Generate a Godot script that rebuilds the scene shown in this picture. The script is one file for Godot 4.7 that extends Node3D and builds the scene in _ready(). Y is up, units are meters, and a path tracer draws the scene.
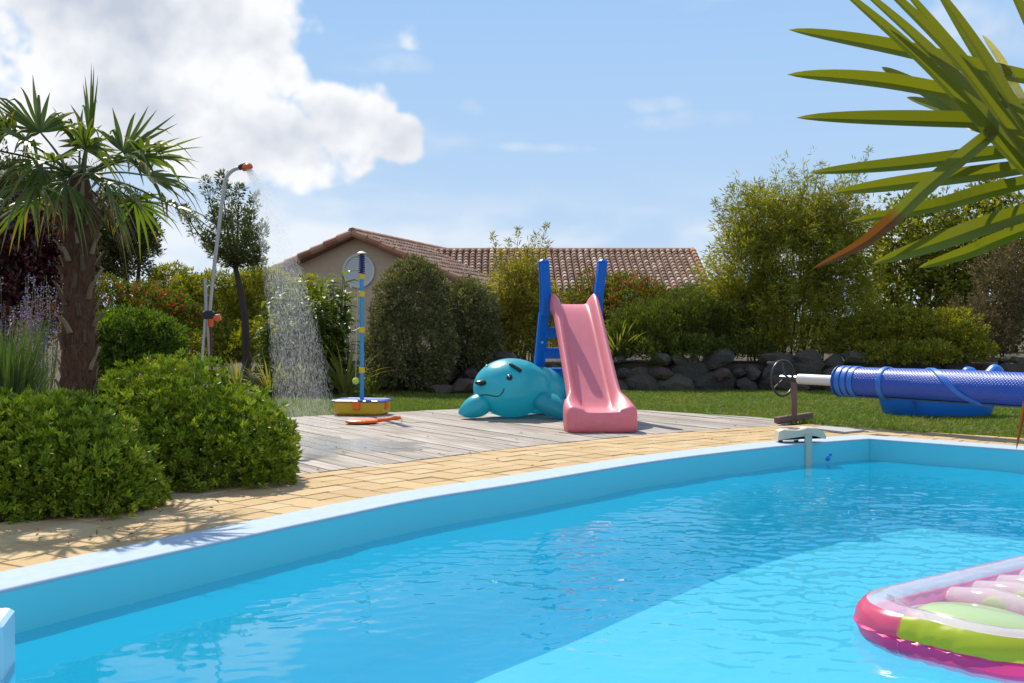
extends Node3D
# A garden pool on a summer day: camera at the pool's near side, 0.92 m above the paving, looking along -Z.

const EYE := 0.92
const FOCAL := 1150.0        # in pixels of a 1024 x 683 frame
const HORIZON := 322.0
const WATER := -0.16
const LEAF := Color(1.82, 1.42, 1.1)   # young summer leaves

var used := {}
var mats := {}
var rng := RandomNumberGenerator.new()

# ---------------------------------------------------------------- mesh builder
class MB:
	var v := PackedVector3Array()
	var c := PackedColorArray()
	var t := PackedVector2Array()
	var ix := PackedInt32Array()
	var col := Color.WHITE
	func pt(p: Vector3, uv := Vector2.ZERO) -> int:
		v.push_back(p)
		c.push_back(col)
		t.push_back(uv)
		return v.size() - 1
	func tri(a: Vector3, b: Vector3, d: Vector3) -> void:
		var n := v.size()
		v.push_back(a); v.push_back(b); v.push_back(d)
		for k in 3:
			c.push_back(col)
			t.push_back(Vector2.ZERO)
		ix.push_back(n); ix.push_back(n + 1); ix.push_back(n + 2)
	func quad(a: Vector3, b: Vector3, d: Vector3, e: Vector3) -> void:
		tri(a, b, d)
		tri(a, d, e)
	# rings of points, joined row to row; counter-clockwise seen from outside
	func rings(rows: Array, closed := true, cap0 := false, cap1 := false) -> void:
		var first := v.size()
		var n: int = rows[0].size()
		for i in rows.size():
			var r: PackedVector3Array = rows[i]
			for j in n:
				pt(r[j], Vector2(float(j) / n, float(i)))
		for i in rows.size() - 1:
			for j in (n if closed else n - 1):
				var j2 := (j + 1) % n
				var a := first + i * n + j
				var b := first + i * n + j2
				var d := first + (i + 1) * n + j2
				var e := first + (i + 1) * n + j
				ix.append_array([a, b, d, a, d, e])
		if cap0:
			for j in range(1, n - 1):
				ix.append_array([first, first + j + 1, first + j])
		if cap1:
			var l := first + (rows.size() - 1) * n
			for j in range(1, n - 1):
				ix.append_array([l, l + j, l + j + 1])
	func tube(path: Array, radii: Array, sides := 8, caps := true) -> void:
		var rows := []
		var up := Vector3(0.123, 0.97, 0.21).normalized()
		var prev := Vector3.ZERO
		for i in path.size():
			var a: Vector3 = path[maxi(i - 1, 0)]
			var b: Vector3 = path[mini(i + 1, path.size() - 1)]
			var dir := (b - a).normalized()
			var nn := prev - dir * prev.dot(dir) if prev != Vector3.ZERO else up.cross(dir)
			if nn.length() < 0.01:
				nn = Vector3.RIGHT.cross(dir)
			nn = nn.normalized()
			prev = nn
			var bb := dir.cross(nn)
			var r: float = radii[mini(i, radii.size() - 1)]
			var ring := PackedVector3Array()
			for k in sides:
				var w := TAU * k / sides
				ring.push_back(path[i] + (nn * cos(w) + bb * sin(w)) * r)
			rows.append(ring)
		rings(rows, true, caps, caps)
	# lathe about the y axis of frame f: profile of (radius, height) from the bottom up
	func lathe(f: Transform3D, prof: Array, sides := 16, caps := true) -> void:
		var rows := []
		for p in prof:
			var ring := PackedVector3Array()
			for k in sides:
				var w := -TAU * k / sides
				ring.push_back(f * Vector3(p.x * cos(w), p.y, p.x * sin(w)))
			rows.append(ring)
		rings(rows, true, caps, caps)
	# box with cut edges, centre at frame f
	func box(f: Transform3D, s: Vector3, b := 0.004) -> void:
		b = minf(b, minf(s.x, minf(s.y, s.z)) * 0.45)
		var h := s / 2.0
		var rows := []
		for lv in [[-h.y, b], [-h.y + b, 0.0], [h.y - b, 0.0], [h.y, b]]:
			var ring := PackedVector3Array()
			var x: float = h.x - lv[1]
			var z: float = h.z - lv[1]
			var pts := [Vector2(x, z - b), Vector2(x - b, z), Vector2(-x + b, z), Vector2(-x, z - b), Vector2(-x, -z + b), Vector2(-x + b, -z), Vector2(x - b, -z), Vector2(x, -z + b)]
			pts.reverse()
			for p in pts:
				ring.push_back(f * Vector3(p.x, lv[0], p.y))
			rows.append(ring)
		rings(rows, true, true, true)
	# a flat-topped slab from a polygon in (x, z); its top at y1, its foot at y0
	func slab(poly: PackedVector2Array, y0: float, y1: float, along := Vector2.RIGHT, shift := Vector2.ZERO) -> void:
		var p := poly
		if Geometry2D.is_polygon_clockwise(p):
			p = p.duplicate()
			p.reverse()
		var id := Geometry2D.triangulate_polygon(p)
		var n := v.size()
		var across := Vector2(-along.y, along.x)
		for q in p:
			pt(Vector3(q.x, y1, q.y), Vector2(q.dot(along), q.dot(across)) + shift)
		for k in range(0, id.size(), 3):
			var a := p[id[k]]
			var b := p[id[k + 1]]
			var d := p[id[k + 2]]
			if (b - a).cross(d - a) > 0.0:
				ix.append_array([n + id[k], n + id[k + 2], n + id[k + 1]])
			else:
				ix.append_array([n + id[k], n + id[k + 1], n + id[k + 2]])
		for k in p.size():
			var a := p[k]
			var b := p[(k + 1) % p.size()]
			var m := v.size()
			pt(Vector3(a.x, y0, a.y), Vector2(a.dot(along), a.dot(across) + y0) + shift)
			pt(Vector3(b.x, y0, b.y), Vector2(b.dot(along), b.dot(across) + y0) + shift)
			pt(Vector3(b.x, y1, b.y), Vector2(b.dot(along), b.dot(across)) + shift)
			pt(Vector3(a.x, y1, a.y), Vector2(a.dot(along), a.dot(across)) + shift)
			ix.append_array([m, m + 2, m + 1, m, m + 3, m + 2])
	# one leaf: two faces folded along the midrib
	func leaf(p: Vector3, dir: Vector3, side: Vector3, l: float, w: float, fold := 0.25, fat := 0.45) -> void:
		var n := v.size()
		var nrm := side.cross(dir)
		v.push_back(p)
		v.push_back(p + dir * l * fat - side * w * 0.5 + nrm * w * fold)
		v.push_back(p + dir * l)
		v.push_back(p + dir * l * fat + side * w * 0.5 + nrm * w * fold)
		for k in 4:
			c.push_back(col)
			t.push_back(Vector2.ZERO)
		ix.push_back(n); ix.push_back(n + 1); ix.push_back(n + 2)
		ix.push_back(n); ix.push_back(n + 2); ix.push_back(n + 3)
	# a long blade along a path, folded along its midrib
	func blade(path: Array, widths: Array, side: Vector3, fold := 0.3, cols := []) -> void:
		var n := v.size()
		var keep := col
		for i in path.size():
			var a: Vector3 = path[maxi(i - 1, 0)]
			var b: Vector3 = path[mini(i + 1, path.size() - 1)]
			var dir := (b - a).normalized()
			var s := (side - dir * side.dot(dir)).normalized()
			var up := s.cross(dir)
			var w: float = widths[i]
			if cols.size():
				col = cols[i]
			pt(path[i] - s * w * 0.5 + up * w * fold)
			pt(path[i])
			pt(path[i] + s * w * 0.5 + up * w * fold)
		col = keep
		for i in path.size() - 1:
			var a := n + i * 3
			ix.append_array([a, a + 1, a + 4, a, a + 4, a + 3, a + 1, a + 2, a + 5, a + 1, a + 5, a + 4])
	func commit(smooth := false) -> ArrayMesh:
		var arr := []
		arr.resize(Mesh.ARRAY_MAX)
		if smooth:
			var nrm := PackedVector3Array()
			nrm.resize(v.size())
			for k in range(0, ix.size(), 3):
				var a := v[ix[k]]
				var f := (v[ix[k + 1]] - a).cross(v[ix[k + 2]] - a)
				nrm[ix[k]] += f
				nrm[ix[k + 1]] += f
				nrm[ix[k + 2]] += f
			for k in nrm.size():
				nrm[k] = nrm[k].normalized() if nrm[k].length_squared() > 1e-20 else Vector3.UP
			arr[Mesh.ARRAY_NORMAL] = nrm
		var out := ix.duplicate()
		for k in range(0, out.size(), 3):
			var s := out[k + 1]
			out[k + 1] = out[k + 2]
			out[k + 2] = s
		arr[Mesh.ARRAY_VERTEX] = v
		arr[Mesh.ARRAY_COLOR] = c
		arr[Mesh.ARRAY_TEX_UV] = t
		arr[Mesh.ARRAY_INDEX] = out
		var m := ArrayMesh.new()
		m.add_surface_from_arrays(Mesh.PRIMITIVE_TRIANGLES, arr)
		return m

# ---------------------------------------------------------------- naming and tagging
func numbered(called: String) -> String:
	var k: int = used.get(called, 0)
	used[called] = k + 1
	return called if k == 0 else "%s_%03d" % [called, k]

func thing(called: String, label: String, category: String, at := Vector3.ZERO, turn := 0.0, group := "") -> Node3D:
	var o := Node3D.new()
	o.name = numbered(called)
	add_child(o)
	o.position = at
	o.rotation.y = turn
	tag(o, label, category, group)
	return o

func tag(o: Node, label: String, category: String, group := "") -> void:
	o.set_meta("label", label)
	o.set_meta("category", category)
	if group:
		o.set_meta("group", group)

func part(called: String, mb: MB, m: Material, parent: Node, smooth := false) -> MeshInstance3D:
	return piece(called, mb.commit(smooth), m, parent)

func piece(called: String, mesh: Mesh, m: Material, parent: Node) -> MeshInstance3D:
	var o := MeshInstance3D.new()
	o.name = called
	o.mesh = mesh
	o.material_override = m
	parent.add_child(o, true)
	return o

func struct(called: String, mb: MB, m: Material, smooth := false) -> MeshInstance3D:
	var o := part(called, mb, m, self, smooth)
	o.set_meta("kind", "structure")
	return o

# where a pixel of the photograph lies, at a depth, or on a level plane
func at(px: float, py: float, z: float) -> Vector3:
	return Vector3((px - 512.0) / FOCAL * z, EYE - (py - HORIZON) / FOCAL * z, -z)

func on(px: float, py: float, level := 0.0) -> Vector3:
	return at(px, py, (EYE - level) * FOCAL / (py - HORIZON))

func flat(p: Vector3) -> Vector2:
	return Vector2(p.x, p.z)

func frame(at_: Vector3, yaw := 0.0) -> Transform3D:
	return Transform3D(Basis(Vector3.UP, yaw), at_)

func along(from: Vector3, to: Vector3) -> Transform3D:   # a frame whose y axis runs from one point to another, placed at the first
	var y := (to - from).normalized()
	var x := y.cross(Vector3(0.31, 0.2, 0.93)).normalized()
	return Transform3D(Basis(x, y, x.cross(y)), from)

func smooth_path(pts: Array, per := 6) -> Array:   # Catmull-Rom
	var out := []
	for i in pts.size() - 1:
		var p0: Variant = pts[maxi(i - 1, 0)]
		var p1: Variant = pts[i]
		var p2: Variant = pts[i + 1]
		var p3: Variant = pts[mini(i + 2, pts.size() - 1)]
		for k in per:
			var t := float(k) / per
			out.append(0.5 * (2.0 * p1 + (p2 - p0) * t + (2.0 * p0 - 5.0 * p1 + 4.0 * p2 - p3) * t * t + (3.0 * p1 - p0 - 3.0 * p2 + p3) * t * t * t))
	out.append(pts[-1])
	return out

# ---------------------------------------------------------------- materials (colours are linear reflectances)
func srgb(c: Color) -> Color:
	return c.linear_to_srgb()

func mat(called: String, c: Color, rough := 0.6, spec := 0.5) -> StandardMaterial3D:
	if mats.has(called):
		return mats[called]
	var m := StandardMaterial3D.new()
	m.resource_name = called
	m.albedo_color = srgb(c)
	m.roughness = rough
	m.metallic_specular = spec
	mats[called] = m
	return m

func leaf_mat(called: String, glow: Color, rough := 0.5, spec := 0.4) -> StandardMaterial3D:
	var m := mat(called, Color.WHITE, rough, spec)
	m.vertex_color_use_as_albedo = true
	m.backlight_enabled = true
	m.backlight = srgb(glow)
	return m

func vinyl(called: String, c: Color, rough := 0.25, through := 0.5) -> StandardMaterial3D:   # thin coloured plastic that lets some light through
	var m := mat(called, c, rough, 0.55)
	m.backlight_enabled = true
	m.backlight = srgb(Color(c.r, c.g, c.b) / maxf(c.r, maxf(c.g, c.b)) * through)
	return m

func noise_tex(sd: int, freq: float, dark: Color, light: Color, size := 512, oct := 4, lo := 0.0, hi := 1.0, kind := FastNoiseLite.TYPE_SIMPLEX_SMOOTH) -> NoiseTexture2D:
	var n := FastNoiseLite.new()
	n.seed = sd
	n.noise_type = kind
	n.frequency = freq
	n.fractal_octaves = oct
	var t := NoiseTexture2D.new()
	t.width = size
	t.height = size
	t.seamless = true
	t.noise = n
	var g := Gradient.new()
	g.set_color(0, srgb(dark))
	g.set_color(1, srgb(light))
	g.set_offset(0, lo)
	g.set_offset(1, hi)
	t.color_ramp = g
	return t

# albedo from a noise between two colours, mapped in the world
func noisy(called: String, dark: Color, light: Color, scale: float, rough := 0.8, sd := 1, freq := 0.02, bump := 0.0, spec := 0.4) -> StandardMaterial3D:
	if mats.has(called):
		return mats[called]
	var m := mat(called, Color.WHITE, rough, spec)
	m.albedo_texture = noise_tex(sd, freq, dark, light)
	m.uv1_triplanar = true
	m.uv1_world_triplanar = true
	m.uv1_scale = Vector3.ONE * scale
	if bump > 0.0:
		m.heightmap_enabled = true
		m.heightmap_texture = noise_tex(sd + 7, freq * 2.0, Color.BLACK, Color.WHITE)
		m.heightmap_scale = bump
	return m

# ---------------------------------------------------------------- sky
var cloud_list := []
var nz := []

func bump_at(p: float, lo: float, hi: float) -> float:
	return clampf((p - lo) / (hi - lo), 0.0, 1.0)

func sky_color(az: float, el: float) -> Color:
	# clear air: deeper blue upwards, milky at the horizon
	var d := Vector3(sin(az) * cos(el), sin(el), cos(az) * cos(el))
	var up := clampf(el / 0.30, 0.0, 1.0)
	var high := clampf((el - 0.25) / 1.0, 0.0, 1.0)
	var air := Color(0.46, 0.58, 0.71).lerp(Color(0.275, 0.455, 0.72), pow(up, 0.75)).lerp(Color(0.23, 0.35, 0.57), pow(high, 0.7))
	# thin veil of high cloud
	var veil: float = nz[3].get_noise_3d(d.x * 1.0, d.y * 3.4, d.z * 1.0) * 0.5 + 0.5
	var fine: float = nz[1].get_noise_3d(d.x * 1.3, d.y * 3.2, d.z * 1.3)
	var low := exp(-pow((rad_to_deg(el) - 3.2) / 2.3, 2.0))
	var thin := smoothstep(0.58, 0.85, veil + fine * 0.16) * 0.34 + low * smoothstep(0.30, 0.62, veil * 0.55 + 0.22 + fine * 0.22) * 0.85
	var c := air.lerp(Color(0.72, 0.745, 0.78), clampf(thin, 0.0, 0.8))
	# heaped cloud
	var wx: float = nz[0].get_noise_3dv(d * 1.0) * 1.2
	var wy: float = nz[0].get_noise_3d(d.x + 9.0, d.y, d.z) * 1.0
	var ad := rad_to_deg(az) + wx
	var ed := rad_to_deg(el) + wy
	var body := -2.0
	var under := -2.0
	var full := 1.0
	for b in cloud_list:
		var x: float = (ad - b[0]) / b[2]
		if absf(x) > 1.6:
			continue
		var y: float = (ed - b[1]) / b[3]
		if absf(y) > 2.2:
			continue
		var q: float = (1.0 - x * x - y * y) * b[4]
		var y2 := y + 0.62
		if q > body:
			body = q
			full = b[5]
		under = maxf(under, (1.0 - x * x - y2 * y2) * b[4])
	if body > -1.2:
		var f: float = nz[1].get_noise_3dv(d)
		var g: float = nz[2].get_noise_3dv(d)
		var dens := body + f * 1.45 + g * 0.55
		var a := smoothstep(0.0, 0.5, dens) if full > 0.75 else smoothstep(-0.1, 1.0, body * 0.9 + f * 1.1 + g * 0.4)
		var deep := clampf(dens * 0.62 - 0.12 - under * 0.25, 0.0, 1.0)
		var soft: float = nz[0].get_noise_3d(d.x * 2.0 + 4.0, d.y * 2.0, d.z * 2.0)
		# billows: brighter where the cloud falls away towards the sun, greyer where it rises
		var lit: float = nz[1].get_noise_3d(d.x - 0.012, d.y + 0.026, d.z) + 0.4 * nz[2].get_noise_3d(d.x - 0.004, d.y + 0.009, d.z)
		var rise := lit - f - 0.4 * g
		var shade := clampf(deep * 0.70 + soft * 0.55 + rise * 0.95 + 0.10, 0.0, 1.0)
		var white := Color(0.77, 0.775, 0.785).lerp(Color(0.44, 0.48, 0.56), shade)
		c = c.lerp(white, a * 0.97 * full)
	c.a = 1.0
	return c

func make_noise(sd: int, freq: float, oct: int) -> FastNoiseLite:
	var n := FastNoiseLite.new()
	n.seed = sd
	n.noise_type = FastNoiseLite.TYPE_SIMPLEX_SMOOTH
	n.frequency = freq
	n.fractal_octaves = oct
	return n

func blob(px: float, py: float, rx: float, ry: float, k := 1.0, full := 1.0) -> void:
	var az := atan((px - 512.0) / FOCAL)
	cloud_list.append([rad_to_deg(az), rad_to_deg(atan((HORIZON - py) / FOCAL * cos(az))), rx / 20.07, ry / 20.07, k, full])

func make_sky() -> Sky:
	nz = [make_noise(3, 2.2, 2), make_noise(11, 7.0, 6), make_noise(23, 26.0, 4), make_noise(31, 3.0, 4)]
	# the clouds that the photograph shows
	blob(60, 20, 250, 100); blob(150, 95, 140, 62, 0.9); blob(250, 30, 84, 66); blob(280, 62, 44, 40, 0.8); blob(20, 140, 110, 60, 0.9); blob(-120, 60, 160, 140)
	blob(300, 146, 95, 44); blob(342, 122, 52, 46); blob(392, 142, 38, 24, 0.95); blob(225, 158, 70, 30, 0.8); blob(365, 68, 45, 10, 0.4, 0.4); blob(170, 195, 100, 30, 0.5, 0.7)
	blob(478, 107, 12, 8, 0.42, 0.5); blob(655, 94, 30, 7, 0.35, 0.5); blob(705, 112, 60, 7, 0.25, 0.35); blob(632, 176, 14, 5, 0.4, 0.6); blob(686, 173, 9, 4, 0.3, 0.5); blob(550, 141, 36, 4, 0.32, 0.4); blob(990, 24, 80, 34, 0.45, 0.5)
	# and heaps of the same kind all round
	var r := RandomNumberGenerator.new()
	r.seed = 77
	for k in 46:
		var az := r.randf_range(36.0, 324.0)
		az = az if az < 180.0 else az - 360.0
		var el := r.randf_range(6.0, 60.0)
		var w := r.randf_range(4.0, 12.0)
		for q in 3:
			cloud_list.append([az + r.randf_range(-1, 1) * w, el + r.randf_range(-0.4, 0.4) * w, w * r.randf_range(0.5, 1.0), w * r.randf_range(0.3, 0.5), r.randf_range(0.6, 1.0), 1.0])
	var low := Image.create(768, 384, false, Image.FORMAT_RGBA8)
	for y in 384:
		var el := PI / 2.0 - (y + 0.5) / 384.0 * PI
		if el < -0.03:
			low.fill_rect(Rect2i(0, y, 768, 384 - y), Color(0.52, 0.56, 0.58))
			break
		for x in 768:
			low.set_pixel(x, y, sky_color(wrapf((x + 0.5) / 768.0 * TAU, -PI, PI), maxf(el, 0.0)).linear_to_srgb())
	low.resize(4096, 2048, Image.INTERPOLATE_CUBIC)
	for y in range(700, 1026):
		var el := PI / 2.0 - (y + 0.5) / 2048.0 * PI
		for x in range(-360, 360):
			low.set_pixel(posmod(x, 4096), y, sky_color((x + 0.5) / 4096.0 * TAU, maxf(el, 0.0)).linear_to_srgb())
	var m := PanoramaSkyMaterial.new()
	m.panorama = ImageTexture.create_from_image(low)
	var s := Sky.new()
	s.sky_material = m
	return s

func make_view() -> void:
	var cam := Camera3D.new()
	cam.name = "camera"
	cam.keep_aspect = Camera3D.KEEP_HEIGHT
	cam.fov = rad_to_deg(2.0 * atan(341.5 / FOCAL))
	cam.near = 0.05
	cam.far = 2000.0
	cam.position = Vector3(0, EYE, 0)
	cam.rotation.x = -atan((341.5 - HORIZON) / FOCAL)
	add_child(cam)
	cam.current = true
	var env := Environment.new()
	env.background_mode = Environment.BG_SKY
	env.sky = make_sky()
	env.tonemap_mode = Environment.TONE_MAPPER_LINEAR
	env.tonemap_exposure = 1.3
	env.sdfgi_enabled = true
	env.ssao_enabled = true
	env.ssil_enabled = true
	var we := WorldEnvironment.new()
	we.name = "world"
	we.environment = env
	add_child(we)
	var sun := DirectionalLight3D.new()
	sun.name = "sun"
	sun.light_energy = 1.55
	sun.light_color = Color(1.0, 0.965, 0.90)
	sun.light_angular_distance = 0.53
	sun.shadow_enabled = true
	add_child(sun)
	sun.look_at_from_position(Vector3.ZERO, Vector3(0.38, -1.05, 0.90), Vector3.UP)

# ---------------------------------------------------------------- the pool, the paving, the deck, the lawn
var outer := PackedVector2Array()    # outer edge of the coping, (x, z), closed
var inner := PackedVector2Array()
var n_main := 0                      # how many of its points make the curved long side

func offset_line(p: PackedVector2Array, by: float, closed: bool) -> PackedVector2Array:
	var out := PackedVector2Array()
	var n := p.size()
	for i in n:
		var a := p[(i - 1 + n) % n] if closed or i > 0 else p[0] * 2.0 - p[1]
		var b := p[(i + 1) % n] if closed or i < n - 1 else p[n - 1] * 2.0 - p[n - 2]
		var d1 := (p[i] - a).normalized()
		var d2 := (b - p[i]).normalized()
		var n1 := Vector2(d1.y, -d1.x)
		var n2 := Vector2(d2.y, -d2.x)
		var m := (n1 + n2).normalized()
		out.push_back(p[i] + m * by / maxf(0.45, m.dot(n1)))
	return out

func pool_outline() -> void:
	var pts := [Vector2(-2.62, -2.2), Vector2(-2.5, -2.9), Vector2(-2.2, -3.6)]
	for q in [[0, 573.7], [160, 540.4], [290, 514.0], [387.6, 495.0], [490, 479.6], [640, 456.6], [773, 442.0], [863, 435.4]]:
		pts.append(flat(on(q[0], q[1])))
	for p in smooth_path(pts, 8):
		outer.push_back(p)
	n_main = outer.size()
	for p in [Vector2(4.2, -8.06), Vector2(5.6, -6.74), Vector2(6.6, -5.8), Vector2(6.7, -3.6), Vector2(6.6, -1.7), Vector2(3.0, -1.55), Vector2(-2.55, -1.6)]:
		outer.push_back(p)
	inner = offset_line(outer, -0.25, true)

func pool_floor(p: Vector2) -> float:
	return -0.80 + 0.20 * smoothstep(2.0, 9.5, p.x * 0.6 - p.y * 0.8)

func make_pool() -> void:
	var pool := thing("swimming_pool", "swimming pool with pale blue liner and curved white coping", "pool")
	var liner := mat("pool liner", Color(0.11, 0.56, 0.66), 0.35)
	var white := noisy("coping", Color(0.36, 0.44, 0.53), Color(0.405, 0.485, 0.575), 1.3, 0.85, 5, 0.02, 0.0, 0.3)
	# coping: a strip with a rounded nose over the wall, cut into lengths
	var nose := offset_line(outer, -0.254, true)
	var n := outer.size()
	var mb := MB.new()
	var rows := []
	for k in n + 1:
		var a := outer[k % n]
		var b := nose[k % n]
		var ring := PackedVector3Array()
		for q in [[0.0, -0.06], [0.0, 0.002], [0.015, 0.006], [0.5, 0.007], [0.97, 0.006], [0.992, 0.003], [1.0, -0.002], [0.99, -0.007], [0.975, -0.012]]:
			var p := a.lerp(b, q[0])
			ring.push_back(Vector3(p.x, q[1], p.y))
		rows.append(ring)
	mb.rings(rows, false)
	part("coping", mb, white, pool, false)
	var wall := MB.new()
	var fl := MB.new()
	rows = []
	for k in n + 1:
		var p := inner[k % n]
		var bt := pool_floor(p)
		rows.append(PackedVector3Array([Vector3(p.x, 0.0, p.y), Vector3(p.x, bt * 0.5, p.y), Vector3(p.x, bt - 0.02, p.y)]))
	wall.rings(rows, false)
	part("wall_liner", wall, liner, pool, true)
	var mid := Vector2(2.0, -5.2)
	rows = []
	for s in 9:
		var ring := PackedVector3Array()
		for k in n:
			var p := inner[k].lerp(mid, s / 8.2)
			ring.push_back(Vector3(p.x, pool_floor(p) + 0.002, p.y))
		rows.append(ring)
	fl.rings(rows, true, false, true)
	part("floor_liner", fl, liner, pool, false)
	# the end of a low wall by the steps
	var st := MB.new()
	var tip := on(10, 612)
	var d := Vector3(-0.97, 0, 0.24)
	st.box(Transform3D(Basis(d, Vector3.UP, d.cross(Vector3.UP)), tip + d * 0.45 + Vector3(0.03, -0.42, 0.09)), Vector3(0.9, 0.86, 0.22), 0.012)
	part("step_wall", st, mat("step wall", Color(0.42, 0.62, 0.74), 0.4), pool)

func make_water() -> void:
	var cell := 0.022
	var x0 := -2.6
	var z0 := -9.4
	var nx := int(9.4 / cell)
	var ny := int(8.0 / cell)
	var long_ := make_noise(51, 1.5, 2)
	var fine := make_noise(52, 7.2, 3)
	var chop := make_noise(54, 13.0, 2)
	var calm := make_noise(53, 0.35, 2)
	var grown := offset_line(inner, 0.06, true)
	var h := PackedFloat32Array()
	h.resize(nx * ny)
	var keep := PackedByteArray()
	keep.resize(nx * ny)
	for j in ny:
		for i in nx:
			var x := x0 + i * cell
			var z := z0 + j * cell
			if (i % 4 == 0 and j % 4 == 0):
				var q := 1 if Geometry2D.is_point_in_polygon(Vector2(x + cell * 1.5, z + cell * 1.5), grown) else 0
				for b in 4:
					for a in 4:
						if i + a < nx and j + b < ny:
							keep[(j + b) * nx + i + a] = q
			var lively := smoothstep(-0.35, 0.35, calm.get_noise_2d(x, z) * 0.8 + x * 0.42 - 0.10)
			var near_ := 0.5 + 0.6 * smoothstep(-6.8, -4.4, z)
			h[j * nx + i] = long_.get_noise_2d(x + 0.3 * z, z * 1.5) * 0.0052 * (0.25 + 0.75 * lively) + fine.get_noise_2d(x * 0.8, z * 1.35) * 0.0074 * near_ * (0.10 + 0.90 * lively) + chop.get_noise_2d(x, z * 1.1) * 0.0040 * near_ * lively
	var v := PackedVector3Array()
	var nr := PackedVector3Array()
	var id := PackedInt32Array()
	v.resize(nx * ny)
	nr.resize(nx * ny)
	for j in ny:
		for i in nx:
			var k := j * nx + i
			v[k] = Vector3(x0 + i * cell, WATER + h[k], z0 + j * cell)
			var dx := (h[j * nx + mini(i + 1, nx - 1)] - h[j * nx + maxi(i - 1, 0)]) / (2.0 * cell)
			var dz := (h[mini(j + 1, ny - 1) * nx + i] - h[maxi(j - 1, 0) * nx + i]) / (2.0 * cell)
			nr[k] = Vector3(-dx, 1.0, -dz).normalized()
	for j in ny - 1:
		for i in nx - 1:
			if keep[j * nx + i]:
				var k := j * nx + i
				id.append_array([k, k + 1, k + nx, k + 1, k + nx + 1, k + nx])
	var arr := []
	arr.resize(Mesh.ARRAY_MAX)
	arr[Mesh.ARRAY_VERTEX] = v
	arr[Mesh.ARRAY_NORMAL] = nr
	arr[Mesh.ARRAY_INDEX] = id
	var mesh := ArrayMesh.new()
	mesh.add_surface_from_arrays(Mesh.PRIMITIVE_TRIANGLES, arr)
	var m := mat("pool water", Color(0.02, 0.50, 0.86, 0.30), 0.03, 0.36)
	m.albedo_color = srgb(Color(0.002, 0.47, 0.80))
	m.albedo_color.a = 0.36
	m.transparency = BaseMaterial3D.TRANSPARENCY_ALPHA
	var o := piece("water", mesh, m, self)
	o.set_meta("kind", "structure")

func ring_sheet(inside: PackedVector2Array, radii: Array, y: float) -> MB:
	var mb := MB.new()
	var mid := Vector2(2.0, -5.2)
	var rows := []
	var ring := PackedVector3Array()
	for p in inside:
		ring.push_back(Vector3(p.x, y, p.y))
	rows.append(ring)
	for r in radii:
		ring = PackedVector3Array()
		for p in inside:
			var q: Vector2 = mid + (p - mid).normalized() * r
			ring.push_back(Vector3(q.x, y, q.y))
		rows.append(ring)
	mb.rings(rows, true)
	return mb

func in_view(p: Vector3, margin := 0.7) -> bool:
	var z := -p.z
	return z > 1.6 and absf(p.x) < z * 0.4453 + margin and p.y > EYE - z * 0.314 - margin

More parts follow.
